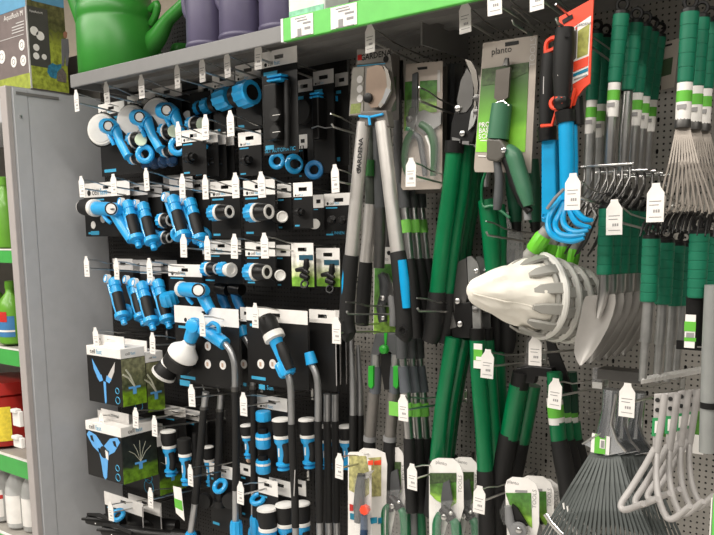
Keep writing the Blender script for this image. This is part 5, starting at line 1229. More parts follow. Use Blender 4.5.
def white_pruner(label, x0, x1, y0, Yk, hc, dark=False, gh=GREENT):
    """rounded white card, garden picture, pruner with green handles; x0..x1 and top y0 in pixels"""
    w = x1-x0
    t = thing('pruner_pack', label, 'packaged tool', P((x0+x1)/2, y0, Yk))
    part('backing_card', MB().pxprism([(x0, y0+8), (x0+w*.1, y0+2), (x0+w*.25, y0), (x0+w*.7, y0+.5), (x0+w*.9, y0+6), (x1, y0+16), (x1+w*.02, y0+50), (x1-w*.1, y0+64), (x0+w*.55, y0+64), (x0+w*.25, y0+100), (x0+w*.02, y0+100), (x0, y0+50)], Yk+.002, .0016), CARDW, t, False)
    part('picture', MB().pxprism([(x0+w*.02, y0+17), (x0+w*.80, y0+17), (x0+w*.80, y0+45), (x0+w*.6, y0+50), (x0+w*.2, y0+42), (x0+w*.03, y0+36)], Yk+.0008, .001), GARDENP, t, False)
    part('hedge_print', MB().pxprism([(x0+w*.02, y0+15), (x0+w*.80, y0+15), (x0+w*.80, y0+24), (x0+w*.02, y0+26)], Yk, .0008), mat('dark_hedge_print', s2l(60, 80, 44), .5, noise=.4, scale=160), t, False)
    text('card_lettering', 'planto', .011, P(x0+w*.36, y0+5, Yk+.0014), INKG, t)
    text('side_lettering', 'TOOLS', .012, P(x0+w*.92, y0+26, Yk+.0014), INKG, t, vertical=90)
    cx = x0+w*.5
    part('blade', MB().pxprism([(cx-3, y0+25), (cx+3, y0+22), (cx+6, y0+42), (cx+3, y0+52), (cx-5, y0+52), (cx-5, y0+40)], Yk-.010, .004), MIDG, t, False)
    part('pivot_body', MB().tube(PM([(cx-4, y0+50), (cx+2, y0+56), (cx+6, y0+62)], Yk-.010), [.010, .013, .011], 12), BLACK, t)
    screw(t, cx-2, y0+59, Yk-.022, .006); screw(t, cx+5, y0+55, Yk-.022, .004)
    part('left_handle', MB().stube(PM([(cx-6, y0+56), (cx-9, y0+66), (cx-9, y0+90), (cx-7, y0+112)], Yk-.010), [.008, .010, .010, .009], 12), gh, t)
    part('right_handle', MB().stube(PM([(cx+6, y0+62), (cx+10, y0+68), (cx+11, y0+90), (cx+8, y0+112)], Yk-.010), [.008, .011, .011, .009], 12), gh, t)
    part('blister', MB().pxprism([(cx-11, y0+44), (cx+13, y0+42), (cx+13, y0+95), (cx-11, y0+95)], Yk-.026, .0012), BLISTER, t, False)
    return t
white_pruner('white-edged pruner card with black and green pruner, right of the red and white blister', 383, 405, 447, 1.42, None)
white_pruner('front white-rounded pruner card with green handles, left of the green anvil lopper handles', 429, 463, 458, 1.36, None)
white_pruner('rear white-rounded pruner card with green handles, just right of the front one', 452, 479, 457, 1.41, None)
for i, (x, lb) in enumerate(((408, 'left'), (414, 'middle'), (421, 'right'))):
    t = thing('grass_shears', lb+' of three slim dark shears with green edges between the two pruner groups, bottom', 'shears', P(x, 497, 1.47))
    part('dark_blade', MB().tube(PM([(x, 494), (x, 512)], 1.47), [.004, .009], 8, flat=.5), DSTEEL, t)
    part('green_handle', MB().stube(PM([(x, 510), (x+1, 530), (x+1, 548)], 1.47), [.009, .010, .010], 10), GREENT if i != 1 else GREYT, t)
# lowest right blister (wheel lock pruner)
def lock_pruner(label, x0, y0, Yk, s=1.0):
    q = lambda *pts: [(x0+(x-505)*s, y0+(y-477)*s) for x, y in pts]
    t = thing('pruner_pack', label, 'packaged tool', P(x0+15, y0, Yk))
    part('backing_card', MB().pxprism(q((505, 486), (507, 480), (512, 477), (528, 478), (536, 484), (539, 493), (539, 525), (536, 538), (530, 560), (508, 560)), Yk+.002, .0016), CARDW, t, False)
    part('picture', MB().pxprism(q((505.5, 493), (531, 493), (532, 528), (522, 520), (512, 512)), Yk+.0008, .001), GARDENP, t, False)
    part('euro_slot', MB().pxprism(q((515, 490), (527, 490.5), (527, 493), (515, 492)), Yk+.0008, .001), INKG, t, False)
    text('card_lettering', 'planto', .010, P(*q((513, 482.5))[0], Yk+.0014), INKG, t)
    text('side_lettering', 'TOOLS', .012, P(*q((534.5, 499))[0], Yk+.0014), INKG, t, vertical=90)
    part('dark_blade', MB().pxprism(q((512, 504), (517, 508), (528, 526), (522, 528), (512, 518)), Yk-.010, .004), BLACK, t, False)
    part('grey_handle', MB().tube(PM(q((508, 506), (510, 522), (515, 532), (520, 545)), Yk-.012), [.007, .010, .011, .011], 12), GREYT, t)
    part('lock_wheel', MB().lathe(P(*q((519, 530))[0], Yk-.014), (.2, -.97, 0), [(0, .017), (.008, .016), (.010, .011)], 20), GREYT, t)
    screw(t, q((519, 530))[0][0], q((519, 530))[0][1], Yk-.025, .006)
    part('blister', MB().tube(PM(q((507, 500), (504, 512), (506, 524)), Yk-.006), [.006, .010, .006], 10), BLISTER, t)
    return t
lock_pruner('front white pruner card with round grey lock wheel, left of the big leaf rake', 505, 477, 1.36)
lock_pruner('rear white pruner card with garden picture, directly behind the front lock-wheel card', 520, 475.5, 1.41)
lock_pruner('third white pruner card edge peeping out behind the lock-wheel cards', 527, 478, 1.45)
# ---- big green shears card
Y = 1.335
t = thing('grass_shears_pack', 'big bright green card with dark green long-bladed shears, under the shelf right of centre', 'packaged tool', P(510, 38, Y))
part('backing_card', MB().pxprism([(483, 43), (537.5, 35), (531, 173), (475, 172), (474, 168)], Y+.004, .0018), mat('shears_card_print', s2l(168, 158, 148), .5), t, False)
part('green_picture', MB().pxprism([(482, 69), (529, 62), (525, 152), (475.5, 152)], Y+.003, .001), PGRAD, t, False)
part('foliage_print', MB().pxprism([(482, 69), (529, 62), (528, 72), (506, 82), (482, 86)], Y+.0022, .001), mat('dark_hedge_print', (0, 0, 0)), t, False)
part('euro_slot', MB().pxprism([(505, 42.5), (518.5, 40.5), (518.5, 44), (505, 46.5)], Y+.0028, .0012), INK, t, False)
text('brand_lettering', 'planto', .0165, P(501.5, 50.5, Y+.0032), INK, t)
text('side_lettering', 'TOOLS', .016, P(533, 52, Y+.0032), CARDG, t, vertical=88)
for k, s in enumerate(('PRO-', 'BASE', 'SCHE')): text('title_lettering', s, .0125, P(478.6, 125.5+5.7*k, Y+.0018), CARDW, t, bold=.02, align='LEFT')
part('small_print', MB().pxprism([(480, 140), (488, 140), (488, 141), (480, 141)], Y+.0024, .0006), CARDW, t, False)
part('small_print', MB().pxprism([(478, 155), (486, 155.5), (486, 157), (478, 156.5)], Y+.0024, .0006), CARDW, t, False)
part('blade_guard', MB().pxprism([(496, 70), (510, 67), (508, 97), (500, 103), (494, 98)], Y-.014, .006), mat('grey_blade', s2l(100, 94, 88), .35, .5), t, False)
part('blade_tip', MB().tube(PM([(507, 58), (506, 66)], Y-.010), [.004, .007], 8), DSTEEL, t)
part('chrome_arch', MB().tube(PM([(493, 108), (497, 103), (503, 101), (509, 106)], Y-.018), .0025, 8), SILVER, t)
part('green_barrel', MB().tube(PM([(502, 104), (500, 120), (498, 139)], Y-.012), [.0185, .0195, .0200], 18), mat('muted_green_barrel', s2l(62, 112, 84), .42), t)
part('grey_pivot', MB().pxprism([(486, 138), (500, 139), (507, 148), (503, 157), (497, 162), (486, 160)], Y-.030, .028), mat('pivot_grey_plastic', s2l(84, 80, 74), .45), t, False, bevel=.004)
screw(t, 504, 150, Y-.032, .005)
part('green_handle', MB().stube(PM([(507, 148), (514, 156), (519, 172), (525, 190), (529, 206)], Y-.018), [.009, .0155, .0150, .0150, .010], 14), mat('muted_green_barrel', (0, 0, 0)), t)
part('black_grip_edge', MB().tube(PM([(503, 152), (510, 168), (514, 184), (522, 202), (530, 212)], Y-.016), [.008, .009, .009, .008, .007], 12), BLACK, t)
part('lower_handle', MB().stube(PM([(497, 161), (499, 180), (498, 200), (497, 210)], Y-.016), [.007, .008, .009, .007], 12), MIDG, t)
part('handle_tip', MB().tube(PM([(527, 208), (528, 220)], Y-.012), .007, 10), GREYT, t)
# green handled shears behind, below the card
for i, (x, Yk, lb) in enumerate(((485, 1.40, 'green shears handle hanging lowest under the big green shears card'), (512, 1.45, 'dim green shears handle behind the trigger of the big green shears'), (531, 1.46, 'shaded green shears handle left of the blue saw sheaths'))):
    t = thing('grass_shears', lb, 'shears', P(x, 150, Yk))
    if i == 0:
        part('wire_guard', MB().stube(PM([(492, 158), (486, 172), (482, 185), (483, 206), (494, 206), (510, 218)], Yk-.02), .003, 8), GREENT, t)
        part('green_handle', MB().stube(PM([(487, 200), (490, 225), (492, 250), (493, 272)], Yk), [.018, .0185, .0175, .015], 14), GREENT, t)
        part('second_handle', MB().tube(PM([(498, 205), (500, 230), (500, 270)], Yk+.02), [.014, .0145, .013], 12), GREENT, t)
        part('steel_spring', MB().tube(PM([(490, 164), (487, 176), (486, 187)], Yk-.015), [.005, .006, .006], 10), SILVER, t)
    else:
        part('green_handle', MB().stube(PM([(x, 160), (x+2, 190), (x+4, 222)], Yk), [.015, .016, .012], 12), mat('shaded_green_tube', (0, 0, 0)), t)  # green darkened to paint in the shade behind the front shears
        part('black_tip', MB().tube(PM([(x+4, 220), (x+5, 232)], Yk), [.011, .009], 10), BLACK, t)
t = thing('clear_bottle_pack', 'clear crumpled plastic pack hanging beside the fruit picker, under the big green shears', 'pack', P(516, 215, 1.48))
part('clear_pack', MB().tube(PM([(514, 212), (513, 235), (515, 262)], 1.48), [.018, .022, .018], 12, flat=.6), SLEEVE, t)
from mathutils import noise as mnoise
# ================================================================ RIGHT BAY
# ---- orange cards with black-handled saw and blue claw
Y = 1.24
t = thing('claw_pack', 'orange card with a white printed panel and black handle over a blue claw cultivator', 'packaged tool', P(570, 12, Y))
part('orange_card', MB().pxprism([(559, 17), (593.5, -2), (590, 83), (584, 88), (577, 97), (575, 105), (570, 107), (573, 95), (572, 60), (569, 28), (559, 31)], Y+.004, .003), ORANGE, t, False)
part('euro_slot', MB().pxprism([(562, 20), (572, 14), (573, 18), (563, 24)], Y+.0025, .002), INK, t, False)
part('white_panel', MB().pxprism([(574, 27), (591, 15.5), (588, 75), (572.5, 84)], Y+.003, .0012), CARDW, t, False)
part('garden_photo', MB().pxprism([(578, 31), (589.5, 23.5), (587.5, 54), (577, 58.5)], Y+.0022, .001), mat('claw_photo_print', s2l(150, 150, 70), .5, noise=.3, scale=120), t, False)
part('photo_left_strip', MB().pxprism([(574.5, 31), (577, 29), (576, 58), (573.5, 60)], Y+.0022, .001), mat('shaded_card_and_strip_print', (0, 0, 0)), t, False)
part('orange_band', MB().pxprism([(573.6, 62), (588.5, 56), (588, 65.5), (573.2, 72)], Y+.0022, .001), ORANGE, t, False)
part('teal_band', MB().pxprism([(573.2, 74), (588, 67.5), (587.8, 71), (573, 77)], Y+.0022, .001), mat('teal_print', (0, 0, 0)), t, False)
part('barcode_print', MB().pxprism([(574, 79), (587, 74), (587, 75.5), (574, 80.5)], Y+.0022, .001), INKG, t, False)
text('brand_lettering', 'GARDENA', .0056, P(583.5, 24.4, Y+.0020), INK, t)
part('brand_mark', MB().box(P(575.2, 29.5, Y+.0018), P(577.2, 27.0, Y+.003)), REDP, t, False)
part('black_handle', MB().tube(PM([(565, 28), (564, 45), (562.5, 75), (562, 98)], Y-.012), [.0145, .0165, .0155, .0125], 16), RUBBER, t)
part('handle_end', MB().lathe(P(562, 97, Y-.012), (0, 0, -1), [(0, .0125), (.006, .0145), (.016, .013), (.02, .009)], 16), BLACK, t)
part('handle_lettering', MB().tube(PM([(558.5, 58), (558, 76)], Y-.026), .0012, 6), CARDG, t)
part('hang_hole', MB().lathe(P(567.5, 35, Y-.027), (.4, -.9, 0), [(0, .0035), (.001, .0035)], 10), BLACK, t)
part('orange_clip', MB().torus(P(556, 103, Y-.016), (.2, -.9, .1), .0085, .0035, 16, 6), ORANGE, t)
part('orange_clip_arm', MB().tube(PM([(556, 98), (562, 98), (562, 103), (557, 104)], Y-.022), .003, 6), ORANGE, t)
part('orange_frame', MB().tube(PM([(575, 88), (570, 107), (556, 111), (552, 125), (541, 126)], Y-.002), .0030, 6), ORANGE, t)
part('orange_frame', MB().tube(PM([(557, 80), (556, 98)], Y-.004), .0028, 6), ORANGE, t)
part('black_socket', MB().tube(PM([(565, 111), (566, 123)], Y-.004), [.0165, .0155], 14), BLACK, t)
part('black_side_socket', MB().tube(PM([(576, 98), (577, 125)], Y+.016), [.011, .012], 12), BLACK, t)
part('blue_shaft', MB().tube(PM([(566, 120), (567, 160), (567, 200)], Y-.004), [.0125, .0125, .011], 14), DBLUE, t)
part('blue_shaft', MB().tube(PM([(572, 122), (573, 160), (572, 205)], Y+.010), .0085, 12), DBLUE, t)
for pts in ([(566, 192), (556, 205), (549, 217), (549, 230), (557, 238), (572, 241), (584, 238)], [(566, 198), (560, 212), (555, 224), (559, 233), (570, 236), (585, 234)],
            [(567, 200), (563, 215), (565, 226), (575, 232), (588, 230)], [(568, 200), (571, 214), (578, 224), (590, 227)], [(570, 200), (575, 210), (584, 219), (592, 220)]):
    part('claw_tine', MB().stube(PM(pts, Y-.004)[:1]+[P(p[0], p[1], Y-.004-.012*min(k+1, 3)) for k, p in enumerate(pts[1:])], [.0050]*(len(pts)-1)+[.003], 8), DBLUE, t)
part('wire_arm', MB().tube(PM([(547, 209), (555, 198), (564, 189)], Y-.03), .0028, 6), GREYT, t)
Y = 1.29
t = thing('saw_pack', 'second orange-framed pack left of the first, black handle over a flat blue saw sheath', 'packaged tool', P(549, 42, Y))
part('orange_loop', MB().stube(PM([(546, 55), (546.5, 43), (553, 38), (557, 40), (555, 48), (547, 52)], Y), .0042, 6), ORANGE, t)
part('orange_frame', MB().tube(PM([(541, 126), (542, 95), (544, 55)], Y+.004), .0026, 6), ORANGE, t)
part('black_handle', MB().tube(PM([(550, 54), (549, 75), (547, 105), (546.5, 126)], Y-.008), [.0135, .0150, .0140, .0125], 14), RUBBER, t)
part('handle_lettering', MB().tube(PM([(544, 75), (543.5, 94)], Y-.0215), .0012, 6), CARDG, t)
part('black_socket', MB().tube(PM([(547, 127), (547.5, 141)], Y-.006), [.0165, .0160], 12), BLACK, t)
part('saw_sheath', MB().pxprism([(541, 138), (551, 136), (555, 139), (556, 195), (551, 224), (541, 222)], Y-.010, .014), DBLUE, t, False, bevel=.003)
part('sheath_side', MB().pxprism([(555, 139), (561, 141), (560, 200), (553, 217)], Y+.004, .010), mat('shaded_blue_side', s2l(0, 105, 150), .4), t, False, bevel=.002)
part('sheath_eyelet', MB().torus(P(544, 216, Y-.011), (0, -1, 0), .004, .0012, 12, 5), DBLUE, t)

# ---- green gripped hand tools
def grip(t, top, bot, Yk, r0, r1, rings=5, m=None):
    A, B = P(*top, Yk), P(*bot, Yk); L = (B-A).length; d = (B-A).normalized(); pr = []
    for k in range(rings):
        a0 = L*k/rings; a1 = L*(k+1)/rings; rr = lambda x: r0+(r1-r0)*x/L
        pr += [(a0+.0012, rr(a0)), (a1-.0012, rr(a1)), (a1-.0006, rr(a1)*.95), (a1+.0006, rr(a1)*.95)]
    part('green_grip', MB().lathe(A, d, [(0, r0*.8)]+pr+[(L+.001, r1*.8)], 18), m or GREENG, t)
    part('hang_cap', MB().lathe(A, -d, [(-.002, r0*.98), (.004, r0*.95), (.007, r0*.5)], 16), BLACK, t)
    part('hang_loop', MB().torus(A-d*.014, (.2, -1, 0), .0085, .0028, 14, 6), BLACK, t)
    return A, B, d
def paper(t, top, bot, Yk, r):
    A, B = P(*top, Yk), P(*bot, Yk)
    s = part('paper_label', MB().tube([A, B], r, 14), CARDW, t)
    D = B-A
    part('green_print', MB().tube([A+D*.22, A+D*.52], r*1.02, 14), PGREEN, s)
    part('barcode', MB().box(A+D*.72+Vector((-r*.6, -r*1.06, 0)), A+D*.60+Vector((r*.6, -r*.9, 0))), INKG, s, False)
def hand_rake(label, Yk=1.29):
    t = thing('hand_rake', label, 'hand rake', P(627, 8, Yk))
    grip(t, (621.5, 14), (614.5, 82), Yk, .0130, .0112)
    paper(t, (614.5, 83), (612, 117), Yk, .0098)
    part('steel_shaft', MB().tube(PM([(614, 84), (611, 125), (609, 166)], Yk), [.0080, .0100, .0085], 12), SILVER, t)
    a, b = P(583, 167, Yk), P(636, 163, Yk)
    part('rake_bar', MB().box((a.x, Yk-.010, a.z-.0018), (b.x, Yk+.010, a.z+.0014)), SILVER, t, False, bevel=.001)
    n = 7
    for k in range(n):
        x = a.x+(b.x-a.x)*(k+.3)/n; p = Vector((x, Yk, a.z-.003))
        part('rake_tine', MB().tube([p, p+Vector((.002, -.006, -.02)), p+Vector((-.004, -.018, -.042)), p+Vector((-.012, -.034, -.058))], [.0020, .0020, .0018, .0012], 6), DSTEEL, t)
    return t
h0 = hand_rake('front green-gripped hand rake with paper label, right of the orange card')
for i, (dx, dy, Yk) in enumerate(((14, 9, 1.325), (23, 13, 1.36), (30, 18, 1.395), (37, 23, 1.43))):
    dup(h0, P(621+dx, 14+dy, Yk)-P(621, 14, 1.29), ('second', 'third', 'fourth', 'fifth')[i]+' green-gripped hand rake along the same hook behind the labelled front one', skip=('paper_label',) if i in (0,) else ())
def dark_hoe(label, x, y, Yk):
    t = thing('hand_hoe', label, 'hand hoe', P(x, y, Yk))
    grip(t, (x, y), (x-4, y+66), Yk, .0125, .0112)
    paper(t, (x-4, y+66), (x-6, y+100), Yk, .0095)
    part('steel_shaft', MB().tube(PM([(x-5, y+80), (x-7, y+135), (x-8, y+165)], Yk), [.0085, .0105, .0085], 12), GALV, t)
    p = P(x-8, y+166, Yk)
    for k in range(3): part('fork_prong', MB().tube([p+Vector((.0, 0, .004)), p+Vector((-.022+.022*k, -.012, -.03)), p+Vector((-.034+.026*k, -.05, -.075)), p+Vector((-.030+.024*k, -.085, -.095))], [.004, .0035, .003, .0015], 6), DSTEEL, t)
    return t
dark_hoe('shaded green-gripped hand fork right behind the orange card, the left one', 596, 34, 1.40)
dark_hoe('shaded green-gripped hand fork between the orange card and the front hand rake', 605, 38, 1.45)
# ---- small fan rakes
def fan_rake(label, Yk=1.23):
    t = thing('fan_rake', label, 'fan rake', P(690, 6, Yk))
    grip(t, (690, 12), (685.5, 82), Yk, .0130, .0115)
    paper(t, (685, 83), (683, 120), Yk, .0110)
    A = P(683, 118, Yk)
    part('fan_ferrule', MB().lathe(A, (0, 0, -1), [(0, .0105), (.008, .012), (.014, .0115)], 14), DSTEEL, t)
    n = 10
    for k in range(n):
        u = (k-(n-1)/2)/((n-1)/2)
        B = P(686+u*29, 205+abs(u)*4, Yk-.015)
        pts = [A+Vector((u*.008, 0, -.010)), A.lerp(B, .5)+Vector((0, -.004, 0)), B, B+Vector((u*.006, -.012, -.012)), B+Vector((u*.007, -.030, -.012))]
        part('fan_tine', MB().ribbon(pts, (.0025, 0, 0), .0018), mat('fan_tine_steel', s2l(140, 132, 124), .45, .5), t, False)
    for k in range(n):
        u = (k-(n-1)/2)/((n-1)/2); B = P(686+u*29, 205+abs(u)*4, Yk-.015)
        part('tine_tip', MB().tube([B+Vector((u*.006, -.012, -.010)), B+Vector((u*.009, -.03, -.022)), B+Vector((u*.010, -.042, -.040))], [.0022, .0022, .0012], 6), BLACK, t)
    return t
f0 = fan_rake('front small grey fan rake with green grip, at the right photo edge')
for i, (dx, dy, Yk) in enumerate(((11, 6, 1.28), (20, 11, 1.33))):
    dup(f0, P(691+dx, 12+dy, Yk)-P(691, 12, 1.23), ('second', 'third')[i]+' small grey fan rake behind the front one at the right photo edge')
t = thing('card_pack', 'grey paper card with a green square hanging between the hand rakes and the fan rakes', 'card', P(672, 38, 1.45))
part('paper_card', MB().pxprism([(664, 42), (680, 38), (674, 87), (661, 90)], 1.45, .0015), mat('pruner_card_print', (0, 0, 0)), t, False)
part('green_print', MB().pxprism([(662, 60), (673, 57), (671, 74), (661, 77)], 1.449, .0008), mat('dim_green_print', (0, 0, 0)), t, False)
part('euro_slot', MB().pxprism([(665, 45), (672, 43), (672, 45), (665, 47)], 1.449, .0008), INK, t, False)
# ---- trowels
def trowel(label, Yk=1.27):
    t = thing('garden_trowel', label, 'trowel', P(606, 204, Yk))
    grip(t, (607, 208), (604.5, 274), Yk, .0130, .0130, 7)
    part('steel_shaft', MB().tube(PM([(604.5, 272), (604, 290), (601, 305), (598, 318)], Yk), [.0085, .0085, .0080, .004], 14), SILVER, t)
    # dished blade: rows across, dish in y
    rows = [(296, 587, 616.5, .012), (302, 584.5, 617, .013), (315, 582, 614, .015), (328, 579, 609, .016), (341, 576, 602, .014), (352, 575.5, 595, .010), (360, 578, 588, .006), (365, 581, 583, .002)]
    vs = []; fs = []; n = 9
    for y, xa, xb, dish in rows:
        for k in range(n):
            u = k/(n-1); p = P(xa+(xb-xa)*u, y-(2 if y < 300 else 0)*u, Yk)
            vs.append((p.x, Yk-.006+dish*(1-(2*u-1)**2), p.z))
    m = len(vs); vs += [(x, yy+.0016, z) for x, yy, z in vs]
    R = len(rows)
    for i in range(R-1):
        for k in range(n-1):
            a = i*n+k; fs.append((a, a+1, a+n+1, a+n)); fs.append((m+a, m+a+n, m+a+n+1, m+a+1))
    per = [k for k in range(n)]+[i*n+n-1 for i in range(1, R)]+[(R-1)*n+k for k in range(n-2, -1, -1)]+[i*n for i in range(R-2, 0, -1)]
    for a, b in zip(per, per[1:]+per[:1]): fs.append((a, b, b+m, a+m))
    part('trowel_blade', MB().add(vs, fs), mat('satin_trowel_steel', (.44, .42, .40), .45, .45), t)
    return t
w0 = trowel('front garden trowel with broad satin blade, right of the white fruit picker')
for i in range(5):
    dx, dy, Yk = 8.5*(i+1), .8*(i+1), 1.27+.035*(i+1)
    dup(w0, P(607+dx, 208+dy, Yk)-P(607, 208, 1.27), ('second', 'third', 'fourth', 'fifth', 'sixth')[i]+' garden trowel nested behind the front one, right of the white fruit picker')
# ---- hoes with long bar at the bottom
def row_hoe(label, Yk=1.22):
    t = thing('row_hoe', label, 'garden hoe', P(651, 232, Yk))
    grip(t, (651.5, 238), (648.5, 301), Yk, .0135, .0130, 7)
    part('steel_shaft', MB().tube(PM([(648.5, 299), (647, 325), (645.5, 342)], Yk), [.0085, .0090, .0092], 12), GALV, t)
    part('lower_shaft', MB().tube(PM([(645.5, 341), (644, 360), (642.5, 381)], Yk), [.0068, .0068, .0062], 12), GALV, t)
    return t
o0 = row_hoe('front green-gripped hoe above the long shiny bar, right side')
a = P(643, 380, 1.215); b = min((P(706, 369, 1.15+.005*i) for i in range(60)), key=lambda p: abs(p.z-a.z))
mb = MB(); n = 18
for k in range(n):
    x0 = a.x+(b.x-a.x)*k/n; x1 = a.x+(b.x-a.x)*(k+1)/n
    p0 = a.lerp(b, k/n); p1 = a.lerp(b, (k+.8)/n); mb.obox((p0+p1)/2, (p1-p0)/2, Vector((0, .010, .002)), Vector((0, 0, .003)))
mb.obox((a+b)/2+Vector((0, .004, -.002)), (b-a)/2, Vector((0, .006, 0)), Vector((0, 0, .0035)))
part('toothed_bar', mb, mat('bright_zinc', (.75, .74, .72), .35, .4), o0, False)
for i, (dx, dy, Yk) in enumerate(((14.5, 4, 1.26), (25, 7, 1.30), (33, 8, 1.34))):
    dup(o0, P(651+dx, 238+dy, Yk)-P(651, 238, 1.22), ('second', 'third', 'fourth')[i]+' green-gripped hoe behind the front one, above the long shiny bar', skip=('toothed_bar',))
t = thing('flat_scraper', 'dark flat scraper blade under the trowel tips, with a clear white-edged holder', 'scraper', P(612, 372, 1.42))
part('dark_blade', MB().box(P(597, 379, 1.42), P(640, 373, 1.42)+Vector((0, .04, 0))), DSTEEL, t, False)
part('clear_holder', MB().box(P(592, 386, 1.44), P(602, 368, 1.44)+Vector((0, .004, 0))), SLEEVE, t, False)
part('white_edge', MB().box(P(592, 388, 1.435), P(602, 383, 1.435)+Vector((0, .004, 0))), WHITE, t, False)
# ---- right edge tools
t = thing('bulb_planter', 'green-gripped tool with black ferrule and two green paper labels at the right edge', 'bulb planter', P(698, 226, 1.20))
grip(t, (699.5, 233), (696.5, 297), 1.20, .0140, .0130, 7)
part('black_ferrule', MB().tube(PM([(696.5, 296), (695, 345)], 1.21), [.0145, .013], 14), BLACK, t)
part('black_plate', MB().box(P(676, 349, 1.235), P(714, 343, 1.235)+Vector((0, .006, 0))), BLACK, t, False)
for i, (xa, xb) in enumerate(((684, 696), (697, 711))):
    lb = part('paper_label', MB().box(P(xa, 347.5, 1.192+.02*i), P(xb, 315, 1.192+.02*i)+Vector((0, .001, 0))), CARDW if i == 0 else CARDG, t, False)
    part('green_print', MB().box(P(xa, 331, 1.1915+.02*i), P(xb, 322, 1.1915+.02*i)+Vector((0, .0008, 0))), PGREEN, lb, False)
    part('green_stripe', MB().box(P(xa, 341, 1.1915+.02*i), P(xb, 338, 1.1915+.02*i)+Vector((0, .0008, 0))), PGREEN, lb, False)
    part('barcode', MB().box(P(xa+2, 337.5, 1.1915+.02*i), P(xb-2, 333, 1.1915+.02*i)+Vector((0, .0008, 0))), INKG, lb, False)
dup(t, P(712, 236, 1.25)-P(699.5, 233, 1.20), 'second green-gripped tool cut by the right photo edge, behind the black-ferruled one', skip=('paper_label', 'black_plate'))
t = thing('grey_pole', 'smooth grey pole standing upright along the right photo edge', 'pole', P(710, 290, 1.18))
part('pole_tube', MB().tube(PM([(713, 285), (710, 350), (707, 452)], 1.19), .0115, 14), mat('grey_pole_paint', s2l(150, 152, 150), .4, .3), t)
part('black_band', MB().tube(PM([(709.5, 402), (709.2, 408)], 1.19), .013, 14), BLACK, t)
# ---- fruit pickers
def picker(label, Yk, bag):
    C = P(541, 296, Yk); ax = Vector((-.50, -.86, .02)).normalized()   # axis: mouth -> bag tip
    t = thing('fruit_picker', label, 'fruit picker', C+Vector((.0, .0, .08)))
    R = .070
    up = Vector((0, 0, 1)); sd = ax.cross(up).normalized()
    part('rim_ring', MB().torus(C, ax, R, .0068, 36, 8), mat('pale_grey_plastic', s2l(214, 212, 206), .45), t)
    part('inner_ring', MB().torus(C+ax*.012, ax, R*.93, .0045, 36, 8), mat('mid_grey_plastic', s2l(150, 148, 142), .45), t)
    n = 12
    for k in range(n):
        a = 2*math.pi*(k+.5)/n; d = sd*math.cos(a)+up*math.sin(a); w = (sd*-math.sin(a)+up*math.cos(a))
        pts = [C+d*R, C+ax*.02+d*R*.97, C+ax*.04+d*R*.88, C+ax*.052+d*R*.78]
        vs = []
        for i, p in enumerate(pts):
            hw = (.011, .010, .009, .004)[i]
            vs += [p-w*hw-d*.002, p+w*hw-d*.002, p+w*hw*.8+d*.0025, p-w*hw*.8+d*.0025]
        fs = [(i*4+j, i*4+(j+1) % 4, (i+1)*4+(j+1) % 4, (i+1)*4+j) for i in range(3) for j in range(4)]+[(3, 2, 1, 0), (12, 13, 14, 15)]
        part('catch_finger', MB().add(vs, fs), mat('mid_grey_plastic', (0, 0, 0)), t)
    if bag:
        vs = []; fs = []; n = 36; rnd = random.Random(5)
        prof = [(.010, .90), (.020, .88), (.030, .85), (.042, .81), (.055, .75), (.068, .68), (.082, .60), (.096, .51), (.110, .42), (.124, .33), (.135, .26), (.143, .18), (.146, .05)]
        for i, (tt, k) in enumerate(prof):
            for j in range(n):
                a = 2*math.pi*j/n; d = sd*math.cos(a)*(1-.35*tt/.145*0)+up*math.sin(a)
                nv = Vector((math.cos(a)*1.6, math.sin(a)*1.6, tt*22)); q = R*k*(1+.26*mnoise.noise(nv)+.20*mnoise.noise(nv*2.6)+.05*math.sin(4*a+2.2)*(tt/.146)) if tt > .025 else R*k
                vs.append(C+ax*tt+d*q+up*(.012*tt/.145))
        for i in range(len(prof)-1):
            for j in range(n): fs.append((i*n+j, i*n+(j+1) % n, (i+1)*n+(j+1) % n, (i+1)*n+j))
        fs.append(tuple((len(prof)-1)*n+j for j in range(n)))
        ci = max(range(n), key=lambda j: (Vector(vs[6*n+j])-C-ax*prof[6][0]).normalized().dot((CAM-C).normalized()))
        part('bag_seam', MB().tube([Vector(vs[i*n+(ci+2) % n])+(CAM-C).normalized()*.0005 for i in range(3, len(prof)-1)], .0013, 6), WHITEC, t)
        o = part('cotton_bag', MB().add(vs, fs), WHITEC, t)
        o.modifiers.new('subdivision', 'SUBSURF').levels = 1; o.modifiers['subdivision'].render_levels = 1
    # socket for the pole
    return t, C, ax
t, C, ax = picker('front fruit picker with a full white cotton bag on a grey toothed ring', 1.27, True)
def socket(t, pa, pb, Yk, s=1.0):
    A, B = P(*pa, Yk), P(*pb, Yk); d = B-A
    part('socket_tube', MB().tube([A-d*.35, A, B, B+d*.35], [.0165*s, .0150*s, .0150*s, .0135*s], 14), mat('mid_grey_plastic', (0, 0, 0)), t)
    part('lime_sleeve', MB().ribbed(A, d, d.length, .0185*s, 12, .06), LIME, t)
socket(t, (533, 251), (544, 235), 1.27, .80)
part('ring_hanger', MB().box(P(522, 262, 1.262), P(538, 254, 1.262)+Vector((0, .02, 0))), mat('mid_grey_plastic', (0, 0, 0)), t, False, bevel=.003)
